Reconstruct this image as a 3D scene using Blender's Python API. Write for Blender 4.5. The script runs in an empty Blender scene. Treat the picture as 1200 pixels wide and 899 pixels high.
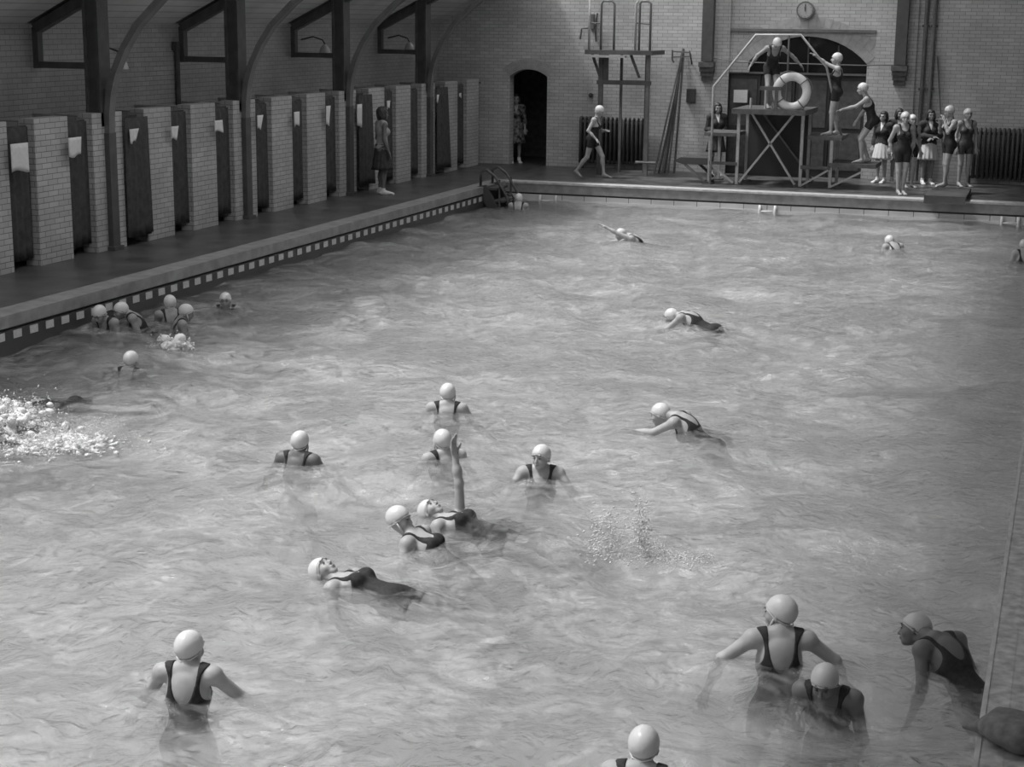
import bpy, math, random
import numpy as np
from mathutils import Matrix, Vector
random.seed(7); rng = np.random.default_rng(7)
C = bpy.context.scene.collection
sc = bpy.context.scene
PI = math.pi
R_ = math.radians

# ------------------------------------------------------------------ camera geometry
CAM_H = 3.3
F_PX, YAW, PITCH, ROLL = 1907.75, -0.328894, -0.221013, 0.011105
def cam_axes():
    f = np.array([math.sin(YAW)*math.cos(PITCH), math.cos(YAW)*math.cos(PITCH), math.sin(PITCH)])
    r = np.array([math.cos(YAW), -math.sin(YAW), 0.0]); u = np.cross(r, f)
    c, s = math.cos(ROLL), math.sin(ROLL)
    return c*r+s*u, -s*r+c*u, f
AR, AU, AF = cam_axes()
def ray(x, y): return AF*F_PX + AR*(x-600) + AU*(449.5-y)
def on_z(x, y, z): d = ray(x, y); return d*((z-CAM_H)/d[2]) + np.array([0, 0, CAM_H])
def on_y(x, y, Y): d = ray(x, y); return d*(Y/d[1]) + np.array([0, 0, CAM_H])

# key levels of the bath hall
WZ = -0.38                    # water level, the deck is z = 0
XL, XR = -11.1, -0.2          # pool sides
YF, YN = 31.97, -2.5          # pool ends
YW = 35.7                     # end wall
XC = -12.9                    # cubicle fronts
XW = -14.1                    # side wall
XE = 2.9                      # opposite side wall
YB = -4.5                     # wall behind

# ------------------------------------------------------------------ helpers
def tag(o, label=None, cat=None, group=None, kind=None):
    if label: o['label'] = label
    if cat: o['category'] = cat
    if group: o['group'] = group
    if kind: o['kind'] = kind
    return o
def empty(name, loc=(0, 0, 0), rot=(0, 0, 0), **k):
    o = bpy.data.objects.new(name, None); C.objects.link(o)
    o.location = loc; o.rotation_euler = rot; o.empty_display_size = .1
    return tag(o, **k)
def mesh_obj(name, v, f, m, parent=None, smooth=False, **k):
    me = bpy.data.meshes.new(name)
    me.from_pydata([tuple(map(float, p)) for p in v], [], [tuple(map(int, q)) for q in f])
    me.update()
    if smooth: me.polygons.foreach_set('use_smooth', [True]*len(me.polygons))
    me.materials.append(m)
    o = bpy.data.objects.new(name, me); C.objects.link(o)
    if parent: o.parent = parent
    return tag(o, **k)
class MB:
    def __init__(s): s.v = []; s.f = []
    def add(s, v, f):
        n = len(s.v); s.v += [tuple(p) for p in v]; s.f += [tuple(i+n for i in q) for q in f]; return s
    def box(s, x0, x1, y0, y1, z0, z1):
        return s.add([(x0,y0,z0),(x1,y0,z0),(x1,y1,z0),(x0,y1,z0),(x0,y0,z1),(x1,y0,z1),(x1,y1,z1),(x0,y1,z1)],
                     [(0,3,2,1),(4,5,6,7),(0,1,5,4),(1,2,6,5),(2,3,7,6),(3,0,4,7)])
    def bar(s, p, q, w, h=None, up=(0, 0, 1)):
        h = h or w; p = Vector(p); q = Vector(q); d = (q-p).normalized(); u = Vector(up)
        if abs(d.dot(u)) > .98: u = Vector((0, 1, 0))
        a = d.cross(u).normalized()*(w/2); b = a.cross(d).normalized()*(h/2)
        return s.add([p-a-b, p+a-b, p+a+b, p-a+b, q-a-b, q+a-b, q+a+b, q-a+b],
                     [(0,1,2,3),(7,6,5,4),(0,4,5,1),(1,5,6,2),(2,6,7,3),(3,7,4,0)])
    def tube(s, pts, r, n=8, closed=False):
        pts = [Vector(p) for p in pts]; m = len(pts); rr = r if hasattr(r, '__len__') else [r]*m
        base = len(s.v); prev = None
        for i, p in enumerate(pts):
            a = pts[i-1] if (i or closed) else p; b = pts[(i+1) % m] if (i < m-1 or closed) else p
            t = (b-a).normalized()
            if prev is None:
                u = Vector((0, 0, 1)) if abs(t.z) < .9 else Vector((1, 0, 0)); prev = t.cross(u).normalized()
            e1 = (prev - t*prev.dot(t)).normalized(); e2 = t.cross(e1); prev = e1
            for k in range(n):
                w = 2*PI*k/n; s.v.append(tuple(p + (e1*math.cos(w)+e2*math.sin(w))*rr[i]))
        for i in range(m if closed else m-1):
            for k in range(n):
                a = base+i*n+k; b = base+i*n+(k+1) % n; j = (i+1) % m
                s.f.append((a, b, base+j*n+(k+1) % n, base+j*n+k))
        if not closed:
            s.f.append(tuple(base+k for k in reversed(range(n)))); s.f.append(tuple(base+(m-1)*n+k for k in range(n)))
        return s
    def prism(s, poly, y0, y1, axis='y'):
        n = len(poly)
        def P(a, b, t): return (a, t, b) if axis == 'y' else ((t, a, b) if axis == 'x' else (a, b, t))
        return s.add([P(a, b, y0) for a, b in poly]+[P(a, b, y1) for a, b in poly],
                     [tuple(range(n)), tuple(range(2*n-1, n-1, -1))]+[(i, i+n, (i+1) % n+n, (i+1) % n) for i in range(n)])
    def build(s, name, m, parent=None, smooth=False, **k): 
        o = mesh_obj(name, s.v, s.f, m, parent, smooth, **k)
        import bmesh
        bm = bmesh.new(); bm.from_mesh(o.data); bmesh.ops.recalc_face_normals(bm, faces=bm.faces); bm.to_mesh(o.data); bm.free()
        return o

# ------------------------------------------------------------------ materials (all grey: a monochrome photograph)
def mat(name, col, rough=.6, spec=.5, noise=0, nscale=8, bump=0, bscale=40, metal=0, trans=None):
    m = bpy.data.materials.new(name); m.use_nodes = True; nt = m.node_tree; b = nt.nodes['Principled BSDF']
    b.inputs['Base Color'].default_value = (col, col, col, 1); b.inputs['Roughness'].default_value = rough
    b.inputs['Specular IOR Level'].default_value = spec; b.inputs['Metallic'].default_value = metal
    tc = nt.nodes.new('ShaderNodeTexCoord')
    if noise:
        n = nt.nodes.new('ShaderNodeTexNoise'); n.inputs['Scale'].default_value = nscale; n.inputs['Detail'].default_value = 5
        nt.links.new(tc.outputs['Object'], n.inputs['Vector'])
        mr = nt.nodes.new('ShaderNodeMapRange'); mr.inputs['From Min'].default_value = .3; mr.inputs['From Max'].default_value = .7
        mr.inputs['To Min'].default_value = max(.005, col*(1-noise)); mr.inputs['To Max'].default_value = col*(1+noise)
        nt.links.new(n.outputs['Fac'], mr.inputs['Value']); nt.links.new(mr.outputs['Result'], b.inputs['Base Color'])
    if bump:
        n2 = nt.nodes.new('ShaderNodeTexNoise'); n2.inputs['Scale'].default_value = bscale; n2.inputs['Detail'].default_value = 4
        nt.links.new(tc.outputs['Object'], n2.inputs['Vector'])
        bp = nt.nodes.new('ShaderNodeBump'); bp.inputs['Strength'].default_value = bump; bp.inputs['Distance'].default_value = .01
        nt.links.new(n2.outputs['Fac'], bp.inputs['Height']); nt.links.new(bp.outputs['Normal'], b.inputs['Normal'])
    return m
def brick(name, c1, c2, mortar, rough=.35, bw=.225, bh=.075, ms=.006, offset=.5):
    m = bpy.data.materials.new(name); m.use_nodes = True; nt = m.node_tree; L = nt.links; b = nt.nodes['Principled BSDF']
    b.inputs['Roughness'].default_value = rough
    g = nt.nodes.new('ShaderNodeNewGeometry'); sp = nt.nodes.new('ShaderNodeSeparateXYZ'); L.new(g.outputs['Position'], sp.inputs[0])
    sn = nt.nodes.new('ShaderNodeSeparateXYZ'); L.new(g.outputs['True Normal'], sn.inputs[0])
    ab = nt.nodes.new('ShaderNodeMath'); ab.operation = 'ABSOLUTE'; L.new(sn.outputs['X'], ab.inputs[0])
    gt = nt.nodes.new('ShaderNodeMath'); gt.operation = 'GREATER_THAN'; gt.inputs[1].default_value = .5; L.new(ab.outputs[0], gt.inputs[0])
    mx = nt.nodes.new('ShaderNodeMix'); mx.data_type = 'FLOAT'; L.new(gt.outputs[0], mx.inputs['Factor'])
    L.new(sp.outputs['X'], mx.inputs['A']); L.new(sp.outputs['Y'], mx.inputs['B'])
    cb = nt.nodes.new('ShaderNodeCombineXYZ'); L.new(mx.outputs['Result'], cb.inputs['X']); L.new(sp.outputs['Z'], cb.inputs['Y'])
    t = nt.nodes.new('ShaderNodeTexBrick'); L.new(cb.outputs[0], t.inputs['Vector'])
    t.offset = offset; t.inputs['Scale'].default_value = 1; t.inputs['Brick Width'].default_value = bw; t.inputs['Row Height'].default_value = bh
    t.inputs['Mortar Size'].default_value = ms; t.inputs['Mortar Smooth'].default_value = .3
    for k, c in (('Color1', c1), ('Color2', c2), ('Mortar', mortar)): t.inputs[k].default_value = (c, c, c, 1)
    n = nt.nodes.new('ShaderNodeTexNoise'); n.inputs['Scale'].default_value = 1.3; n.inputs['Detail'].default_value = 6; L.new(g.outputs['Position'], n.inputs['Vector'])
    mr = nt.nodes.new('ShaderNodeMapRange'); mr.inputs['From Min'].default_value = .3; mr.inputs['From Max'].default_value = .7
    mr.inputs['To Min'].default_value = .82; mr.inputs['To Max'].default_value = 1.1; L.new(n.outputs['Fac'], mr.inputs['Value'])
    mm = nt.nodes.new('ShaderNodeVectorMath'); mm.operation = 'SCALE'; L.new(t.outputs['Color'], mm.inputs[0]); L.new(mr.outputs['Result'], mm.inputs['Scale'])
    L.new(mm.outputs[0], b.inputs['Base Color'])
    bp = nt.nodes.new('ShaderNodeBump'); bp.inputs['Strength'].default_value = .5; bp.inputs['Distance'].default_value = .004; bp.invert = True
    L.new(t.outputs['Fac'], bp.inputs['Height']); L.new(bp.outputs['Normal'], b.inputs['Normal'])
    return m
M = {}
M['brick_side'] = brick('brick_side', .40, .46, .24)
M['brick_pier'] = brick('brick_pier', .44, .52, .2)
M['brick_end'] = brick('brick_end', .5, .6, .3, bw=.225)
M['tile_end'] = brick('tile_end', .55, .6, .12, bw=.47, bh=.6, ms=.008, offset=0)
M['tile_pool'] = brick('tile_pool', .78, .84, .5, bw=.15, bh=.15, ms=.004, offset=0)
M['ceiling'] = brick('ceiling_board', .6, .66, .45, bw=40, bh=.09, ms=.01, rough=.7)
M['steel'] = mat('painted_steel', .085, .45, .5, .2, 6)
M['steel_grey'] = mat('grey_steel', .16, .4, .5, .2, 6)
M['pale_metal'] = mat('pale_metal', .42, .35, .6, .15, 20)
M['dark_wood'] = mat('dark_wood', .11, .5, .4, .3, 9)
M['black'] = mat('blackened', .085, .7, .2)
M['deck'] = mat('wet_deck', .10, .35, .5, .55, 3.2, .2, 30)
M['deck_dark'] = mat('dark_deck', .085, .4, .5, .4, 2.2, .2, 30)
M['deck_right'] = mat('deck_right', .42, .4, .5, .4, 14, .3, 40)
M['coping'] = mat('coping_stone', .27, .45, .5, .25, 5)
M['nosing'] = mat('nosing_stone', .5, .4, .5, .2, 9)
M['groove'] = mat('groove', .05, .6, .3)
M['tile_white'] = mat('white_tile', .62, .2, .6, .1, 30)
M['tile_dark'] = mat('dark_tile', .06, .3, .5)
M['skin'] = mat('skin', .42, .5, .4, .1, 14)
M['skin_dark'] = mat('skin_darker', .3, .5, .4, .1, 14)  # one even darker skin tone for some figures
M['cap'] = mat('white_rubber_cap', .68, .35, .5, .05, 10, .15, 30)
M['cap_shade'] = mat('shaded_rubber_cap', .5, .4, .5, .05, 10, .15, 30)  # cap with the right-hand shade painted into its colour
M['suit'] = mat('dark_wool_suit', .036, .75, .25, .3, 40, .3, 160)
M['suit_grey'] = mat('grey_wool_suit', .09, .8, .2, .3, 40, .3, 160)
M['hair'] = mat('dark_hair', .03, .5, .5, .4, 60, .5, 120)
M['blazer'] = mat('dark_blazer', .06, .85, .2, .3, 30)
M['white_cloth'] = mat('white_cloth', .75, .85, .2, .06, 20, .2, 60)
M['grey_cloth'] = mat('grey_cloth', .35, .85, .2, .1, 20)
M['eye'] = mat('dark_eye', .03, .3, .6)
M['lip'] = mat('lip', .2, .5, .4)
M['curtain'] = mat('dark_curtain', .08, .9, .1, .2, 12)
M['cord'] = mat('cord', .1, .8, .2)
M['foam'] = mat('foam_white', .68, .5, .5)
M['dial'] = mat('clock_dial', .45, .5, .4)

# ------------------------------------------------------------------ the hall
# floor: decks round the pool, pool shell
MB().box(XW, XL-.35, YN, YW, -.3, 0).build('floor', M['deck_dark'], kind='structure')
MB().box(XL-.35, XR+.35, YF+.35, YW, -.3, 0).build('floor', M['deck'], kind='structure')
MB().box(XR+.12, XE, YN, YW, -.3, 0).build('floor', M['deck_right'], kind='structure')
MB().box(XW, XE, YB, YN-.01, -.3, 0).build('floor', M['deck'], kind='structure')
# coping left: kerb stone with pale fascia, groove, chequered band
MB().box(XL-.35, XL, YN, YF+.35, -.14, .001).build('trim_1', M['coping'], kind='structure')
MB().box(XL-.35, XL-.03, YN, YF, -.17, -.14).build('trim_2', M['groove'], kind='structure')
MB().box(XL-.35, XL, YN, YF, -1.9, -.17).build('wall_left_pool', M['tile_dark'], kind='structure')
b = MB(); y = YN
while y < YF-.2:
    b.box(XL-.01, XL+.006, y, y+.15, -.275, -.185); y += .31
b.build('trim_3', M['tile_white'], kind='structure')
# far end coping: pale nosing, fascia, shadow groove, big tile band
MB().box(XL, XR+.3, YF, YF+.35, -.215, -.035).build('trim_4', M['coping'], kind='structure')
MB().box(XL, XR+.3, YF-.02, YF+.35, -.035, .002).build('trim_5', M['nosing'], kind='structure')
MB().box(XL, XR+.3, YF+.03, YF+.35, -.25, -.215).build('trim_6', M['groove'], kind='structure')
MB().box(XL, XR+.3, YF, YF+.35, -1.9, -.25).build('wall_far_pool', M['tile_end'], kind='structure')
MB().box(XL, XR, YF-.012, YF, -.42, -.345).build('trim_7', M['tile_white'], kind='structure')
# near right coping
MB().box(XR, XR+.12, YN, YF, -.3, .002).build('trim_8', M['deck_right'], kind='structure')
MB().box(XR-.012, XR+.012, YN, YF-.03, -.03, .006).build('trim_9', M['nosing'], kind='structure')
MB().box(XR, XR+.12, YN, YF, -1.9, -.3).build('wall_right_pool', M['tile_pool'], kind='structure')
MB().box(XL-.35, XR+.3, YN-.2, YN, -1.9, 0).build('wall_near_pool', M['tile_pool'], kind='structure')
MB().box(XL-.35, XR+.3, YN, YF+.35, -2.0, -1.6).build('floor_pool', M['tile_pool'], kind='structure')

# side walls
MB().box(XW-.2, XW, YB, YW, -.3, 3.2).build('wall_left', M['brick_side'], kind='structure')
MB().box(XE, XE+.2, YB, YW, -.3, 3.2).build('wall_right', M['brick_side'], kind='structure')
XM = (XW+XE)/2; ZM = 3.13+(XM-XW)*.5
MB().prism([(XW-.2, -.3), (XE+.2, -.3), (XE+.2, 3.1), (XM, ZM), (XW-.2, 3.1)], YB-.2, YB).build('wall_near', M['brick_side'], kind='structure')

# end wall with door arch and the big arched opening (openings cut as polygons)
def arc(x0, x1, zs, rise, n=14):
    w = (x1-x0)/2; r = (w*w+rise*rise)/(2*rise); cz = zs+rise-r; cx = (x0+x1)/2; a0 = math.asin(w/r)
    return [(cx+r*math.sin(-a0+2*a0*i/n), cz+r*math.cos(-a0+2*a0*i/n)) for i in range(n+1)]
DX0, DX1, DZ, DR = -12.32, -11.42, 2.0, .16
AX0, AX1, AZ, AR_ = -7.33, -4.31, 2.42, .56
AXA = -6.85
def wall_strip(b, x0, x1, zlo, z1): b.box(x0, x1, YW, YW+.3, zlo, z1)
b = MB()
TOPZ = 8
def band(poly_top, x0, x1):
    # wall above an arch
    pts = [(x0, TOPZ), (x1, TOPZ)] + [(x, z) for x, z in reversed(poly_top)]
    b.prism(pts, YW, YW+.3)
wall_strip(b, XW-.2, DX0, -.3, TOPZ); band(arc(DX0, DX1, DZ, DR), DX0, DX1)
wall_strip(b, DX1, AX0, -.3, TOPZ); wall_strip(b, AX0, AXA, 2.2, TOPZ); band(arc(AXA, AX1, AZ, AR_), AXA, AX1); wall_strip(b, AX1, XE+.2, -.3, TOPZ)
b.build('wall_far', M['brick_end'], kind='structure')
# dark passage behind the door, light-blocking box behind the arch
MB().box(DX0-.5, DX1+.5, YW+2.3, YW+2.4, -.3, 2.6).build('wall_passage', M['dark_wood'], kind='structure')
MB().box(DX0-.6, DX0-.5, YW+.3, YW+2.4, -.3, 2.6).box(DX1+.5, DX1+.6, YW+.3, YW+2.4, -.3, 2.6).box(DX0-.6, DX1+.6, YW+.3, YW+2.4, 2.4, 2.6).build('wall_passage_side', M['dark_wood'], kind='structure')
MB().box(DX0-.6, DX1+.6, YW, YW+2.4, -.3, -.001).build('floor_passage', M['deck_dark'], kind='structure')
MB().box(AX0-.3, AX1+.3, YW+.9, YW+1.0, -.3, 3.4).box(AX0-.3, AX0-.2, YW+.3, YW+.9, -.3, 3.4).box(AX1+.2, AX1+.3, YW+.3, YW+.9, -.3, 3.4).box(AX0-.3, AX1+.3, YW+.3, YW+1, 3.3, 3.4).box(AX0-.3, AX1+.3, YW+.1, YW+1, -.3, -.05).build('wall_light_block', M['dark_wood'], kind='structure')  # unseen dark box, added to stop sky light leaking between the door leaves
# big arch: dark boarded doors below a transom, dark glazed fanlight above
d = empty('door_1', ((AX0+AX1)/2, YW+.1, 0), kind='structure')
cx = (AX0+AX1)/2
for i in range(4):
    w = (AX1-AX0)/4; x0 = AX0+i*w-cx
    lf = MB().box(x0+.01, x0+w-.01, .02, .07, 0, 2.17).build('door_leaf', M['black'], d)
    MB().box(x0+.08, x0+w-.08, 0, .03, .15, .95).box(x0+.08, x0+w-.08, 0, .03, 1.05, 2.05).build('door_panel', M['dark_wood'], lf)
MB().box(AX0-cx, AX1-cx, -.06, .1, 2.17, 2.21).build('transom', M['steel_grey'], d)
fan = arc(AXA, AX1, AZ, AR_)
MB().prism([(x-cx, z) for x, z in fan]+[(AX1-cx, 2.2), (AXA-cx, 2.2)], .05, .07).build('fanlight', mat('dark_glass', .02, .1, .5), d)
g = MB()
for k in (-.4, .24, .88): g.box(k-.015, k+.015, .02, .05, 2.2, 2.95 if k == .24 else 2.8)
g.build('glazing_bar', M['dark_wood'], d)
# arch rings of rowlock brick
def ring(x0, x1, zs, rise, th, name, m):
    a = arc(x0, x1, zs, rise, 20); w = (x1-x0)/2; r = (w*w+rise*rise)/(2*rise); cz = zs+rise-r; cx0 = (x0+x1)/2
    bb = MB()
    for i in range(20):
        p, q = a[i], a[i+1]
        def out(p, t): dx, dz = p[0]-cx0, p[1]-cz; l = math.hypot(dx, dz); return (p[0]+dx/l*t, p[1]+dz/l*t)
        for k in range(2):
            t0, t1 = th*k/2+.005, th*(k+1)/2-.005
            q2 = (q[0]*.96+p[0]*.04, q[1]*.96+p[1]*.04)
            bb.prism([out(p, t0), out(q2, t0), out(q2, t1), out(p, t1)], YW-.012, YW+.02)
    bb.build(name, m, kind='structure')
ring(AXA, AX1, AZ, AR_, .42, 'trim_10', mat('arch_brick', .44, .4, .5, .15, 9))
ring(DX0, DX1, DZ, DR, .24, 'trim_11', mat('arch_brick_small', .4, .4, .5, .15, 9))
# pilasters framing the arch recess, string course
MB().box(-8.18, -7.26, YW-.06, YW, 0, TOPZ).build('trim_12', M['brick_end'], kind='structure')
MB().box(-4.14, -3.3, YW-.06, YW, 0, TOPZ).build('trim_13', M['brick_end'], kind='structure')
MB().box(-7.26, -4.14, YW-.07, YW, 3.07, 3.13).build('trim_14', M['steel_grey'], kind='structure')
# ceiling slopes with a long ridge rooflight
def slope(x0, x1, left=True, y0=YB-.2, y1=YW+.3):
    z = lambda x: 3.13+(x-XW)*.5 if left else 3.13+(XE-x)*.5
    return [(x0, z(x0)), (x1, z(x1)), (x1, z(x1)+.15), (x0, z(x0)+.15)]
SKL, SKR = -11.6, -4.9
MB().prism(slope(XW-.2, SKL), YB-.2, YW+.3).build('ceiling_left', M['ceiling'], kind='structure')
MB().prism(slope(SKR, XE+.2, False), YB-.2, YW+.3).build('ceiling_right', M['ceiling'], kind='structure')
w = empty('window_1', (0, 0, 0), kind='structure')
g = MB(); z = lambda x: 3.13+min(x-XW, XE-x)*.5
for yy in np.arange(YB, YW+.5, 1.01):
    g.bar((SKL, yy, z(SKL)+.1), (XM, yy, ZM+.1), .04, .08); g.bar((SKR, yy, z(SKR)+.1), (XM, yy, ZM+.1), .04, .08)
g.bar((XM, YB, ZM+.1), (XM, YW, ZM+.1), .12, .12)
g.build('glazing_bar', M['steel_grey'], w)
def glass_mat():
    m = bpy.data.materials.new('rooflight_glass'); m.use_nodes = True; nt = m.node_tree; nt.nodes.clear()
    o = nt.nodes.new('ShaderNodeOutputMaterial'); t = nt.nodes.new('ShaderNodeBsdfTransparent'); t.inputs[0].default_value = (.95, .95, .95, 1)
    gl = nt.nodes.new('ShaderNodeBsdfGlossy'); gl.inputs['Roughness'].default_value = .1
    mx = nt.nodes.new('ShaderNodeMixShader'); mx.inputs[0].default_value = .06
    nt.links.new(t.outputs[0], mx.inputs[1]); nt.links.new(gl.outputs[0], mx.inputs[2]); nt.links.new(mx.outputs[0], o.inputs[0])
    return m
gm = glass_mat()
MB().add([(SKL, YB, z(SKL)+.15), (XM, YB, ZM+.15), (XM, YW, ZM+.15), (SKL, YW, z(SKL)+.15)], [(0, 1, 2, 3)]).build('pane', gm, w)
MB().add([(SKR, YB, z(SKR)+.15), (XM, YB, ZM+.15), (XM, YW, ZM+.15), (SKR, YW, z(SKR)+.15)], [(0, 1, 2, 3)]).build('pane', gm, w)

# ------------------------------------------------------------------ roof trusses (plane of constant Y)
TY = [3.9+4.04*k for k in range(-1, 8)]
RIBX = lambda t: [(-12.87, 1.6), (-12.86, 1.9), (-12.82, 2.2), (-12.73, 2.5), (-12.56, 2.83), (-12.34, 3.14), (-11.95, 3.5), (-11.4, 3.9), (-10.7, 4.28), (-9.8, 4.6)]
tn = 0
names = {16: 'outside', 20: 'nearest', 24: 'second nearest', 28: 'third', 32: 'farthest'}
for Y in TY:
    if Y < 15: continue
    Y = {16: 16.02, 20: 20.04, 24: 24.06, 28: 28.12, 32: 32.16}[int(Y)]
    lab = {16: 'dark steel roof truss standing nearer than the frame edge', 20: 'dark steel roof frame with curved rib, nearest one on the left wall',
           24: 'dark steel roof frame with curved rib, second one along the left wall', 28: 'dark steel roof frame with curved rib, third one along the left wall',
           32: 'dark steel roof frame with curved rib, farthest one by the end wall'}[int(Y)]
    t = empty('roof_truss', (-12.87, Y, 0), label=lab, cat='roof truss', group='steel trusses along the left wall')
    ox = -12.87
    MB().box(-13.11-ox, -12.93-ox, -.09, .09, 1.75, 5.0).box(-13.14-ox, -13.10-ox, -.14, .14, 1.75, 3.6).box(-12.95-ox, -12.90-ox, -.14, .14, 1.75, 3.6).build('post', M['steel'], t)
    MB().bar((-13.98-ox, 0, 3.08), (XM-ox, 0, 3.08+(XM+13.98)*.5), .16, .14).bar((-14.05-ox, 0, 3.17), (XM-ox, 0, 3.17+(XM+14.05)*.5-.02), .26, .035).build('rafter', M['steel'], t)
    MB().bar((-13.98-ox, 0, 3.1), (-13.98-ox, 0, 2.53), .09, .12).build('hanger', M['steel'], t)
    MB().bar((-14.02-ox, 0, 2.58), (-13.1-ox, 0, 2.58), .1, .09).build('strut', M['steel'], t)
    MB().prism([(-13.13-ox, 2.55), (-12.93-ox, 2.55), (-12.86-ox, 2.0), (-13.06-ox, 2.1)], -.05, .05).build('gusset', M['steel'], t)
    pts = [(x-ox, 0, zz) for x, zz in RIBX(0)]
    rb = MB()
    for a, c in zip(pts[:-1], pts[1:]): rb.bar(a, c, .15, .09, up=(0, 0, 1) if abs(c[0]-a[0]) > .1 else (1, 0, 0))
    rb.build('rib', M['steel_grey'], t)
    MB().box(-.05, .05, -.09, .09, 0, 1.66).box(-.09, .09, -.12, .12, 0, .06).build('column', M['steel'], t)
    tn += 1

# ------------------------------------------------------------------ changing cubicles
cub = empty('changing_cubicles', (XC, 24, 0), label='long row of white glazed brick changing cubicles along the left wall', cat='changing cubicles')
PITCHC = 1.346; piers = [28.12+PITCHC*k for k in range(-13, 6)]
for yc in piers:
    if yc > YW-.2: continue
    MB().box(0-.23, 0, yc-24-.38, yc-24+.38, .0, 1.94).build('brick_pier', M['brick_pier'], cub)
    MB().box(XW-XC, -.23, yc-24-.05, yc-24+.05, 0, 1.9).build('partition', M['brick_side'], cub)
MB().box(-.16, -.12, piers[0]-24, YW-24, 1.82, 1.86).build('curtain_rail', M['steel'], cub)
MB().box(-1.15, -.75, piers[0]-24, YW-24, .4, .45).build('bench', M['dark_wood'], cub)
ORD = ['first', 'second', 'third', 'fourth', 'fifth', 'sixth', 'seventh', 'eighth', 'ninth', 'tenth', 'eleventh', 'twelfth', 'thirteenth', 'fourteenth', 'fifteenth', 'sixteenth', 'seventeenth']
def drape(w, h, d0, flare=0, n=18, m=10, folds=4, seed=0):
    """hanging cloth with folds and thickness, in the Y-Z plane; flare pushes the lower edge sideways"""
    r = random.Random(seed); ph = r.random()*6
    v = []; f = []
    for side in (0, 1):
        for j in range(m+1):
            t = j/m
            for i in range(n+1):
                s = i/n
                y = (s-.5)*w + flare*t*s
                x = d0*math.sin(s*folds*2*PI+ph)*(.4+.6*t) + (side-.5)*.012
                v.append((x, y, -h*t - .02*math.sin(s*5+ph)*t))
    N = (n+1)*(m+1)
    for j in range(m):
        for i in range(n):
            a = j*(n+1)+i
            f.append((a, a+1, a+n+2, a+n+1)); f.append((N+a, N+a+n+1, N+a+n+2, N+a+1))
    for j in range(m):
        a = j*(n+1); f.append((a, a+n+1, N+a+n+1, N+a)); a += n; f.append((a, N+a, N+a+n+1, a+n+1))
    for i in range(n):
        a = i; f.append((a, N+a, N+a+1, a+1)); a = m*(n+1)+i; f.append((a, a+1, N+a+1, N+a))
    return v, f
first_vis = 17.35
k = 0
flares = {2: .06, 8: .1, 11: .2}
for yc in piers[:-1]:
    yo = yc+PITCHC/2
    if yo > YW-.6: continue
    idx = round((yo-(first_vis+PITCHC/2))/PITCHC)
    if idx < 0: continue
    fl = flares.get(idx, 0)
    v, f = drape(.62, 1.72, .025, fl, seed=idx)
    o = mesh_obj('cubicle_curtain', v, f, M['curtain'], smooth=True, group='dark curtains of the cubicles',
                 label='dark curtain in the %s cubicle doorway from the left%s' % (ORD[idx], ', its hem blown outward' if fl else ''), cat='curtain')
    o.location = (XC+(.05 if fl else -.1), yo, 1.84)
# white towels over the curtains: pixel of top centre, width, height in metres, tilt
towels = [((22.5, 168), .36, .36, 0, 0), ((87.5, 161), .3, .25, -.05, 1), ((157, 151), .24, .19, -.2, 2), ((205, 148), .2, .19, -.12, 3), ((256, 141), .24, .18, .05, 4), ((305, 135), .2, .22, -.2, 5),
          ((347.5, 131), .2, .24, -.05, 6), ((385, 124), .17, .34, -.12, 7), ((421.5, 122), .21, .42, 0, 8), ((455, 118), .15, .15, -.1, 9), ((513, 111), .12, .15, -.2, 11), ((539.5, 109), .1, .09, 0, 12)]
for (px, py), w_, h_, tl, ix in towels:
    d_ = ray(px, py); P = d_*((XC+.1)/d_[0])+np.array([0, 0, CAM_H])
    v, f = drape(w_, h_, .012, tl*.5, 8, 5, 1, seed=ix+30)
    o = mesh_obj('towel', v, f, M['white_cloth'], smooth=True, group='white towels over the cubicle curtains',
                 label='%s white towel hung in the %s cubicle doorway from the left' % ('large' if h_ > .3 else 'small', ORD[ix]), cat='towel')
    o.location = P
# lamps on the side wall
for i, (Y, zz) in enumerate([(float(ray(141, 60)[1]/ray(141, 60)[0]*(XW+.5)), 2.75), (float(ray(381, 60)[1]/ray(381, 60)[0]*(XW+.5)), 2.85), (float(ray(480, 60)[1]/ray(480, 60)[0]*(XW+.5)), 2.85)]):
    l = empty('wall_lamp', (XW, Y, zz), label=['bracket lamp with a pale glass shade behind the nearest roof frame', 'bracket lamp with a pale glass shade beside the third roof frame', 'bracket lamp with a pale glass shade beside the farthest roof frame'][i], cat='lamp', group='lamps along the left wall')
    MB().tube([(0, 0, 0), (.25, 0, .06), (.45, 0, 0), (.5, 0, -.08)], .015).build('bracket', M['steel'], l)
    n = 14; v = []; f = []
    prof = [(.02, -.08), (.05, -.1), (.09, -.16), (.12, -.26), (.11, -.27), (.0, -.2)]
    for r, zz2 in prof:
        for q in range(n): v.append((.5+r*math.cos(2*PI*q/n), r*math.sin(2*PI*q/n), zz2))
    for a in range(len(prof)-1):
        for q in range(n): f.append((a*n+q, a*n+(q+1) % n, (a+1)*n+(q+1) % n, (a+1)*n+q))
    mesh_obj('lamp_shade', v, f, M['tile_white'], l, True)
YP = float(ray(208, 80)[1]/ray(208, 80)[0]*(XW+.05))
o = MB().tube([(XW+.05, YP, 1.5), (XW+.05, YP, 2.8)], .045).box(XW, XW+.1, YP-.08, YP+.08, 2.72, 2.86).build('wall_pipe', M['steel'], label='short dark vertical pipe on the brick wall above the cubicles', cat='pipe')
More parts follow.
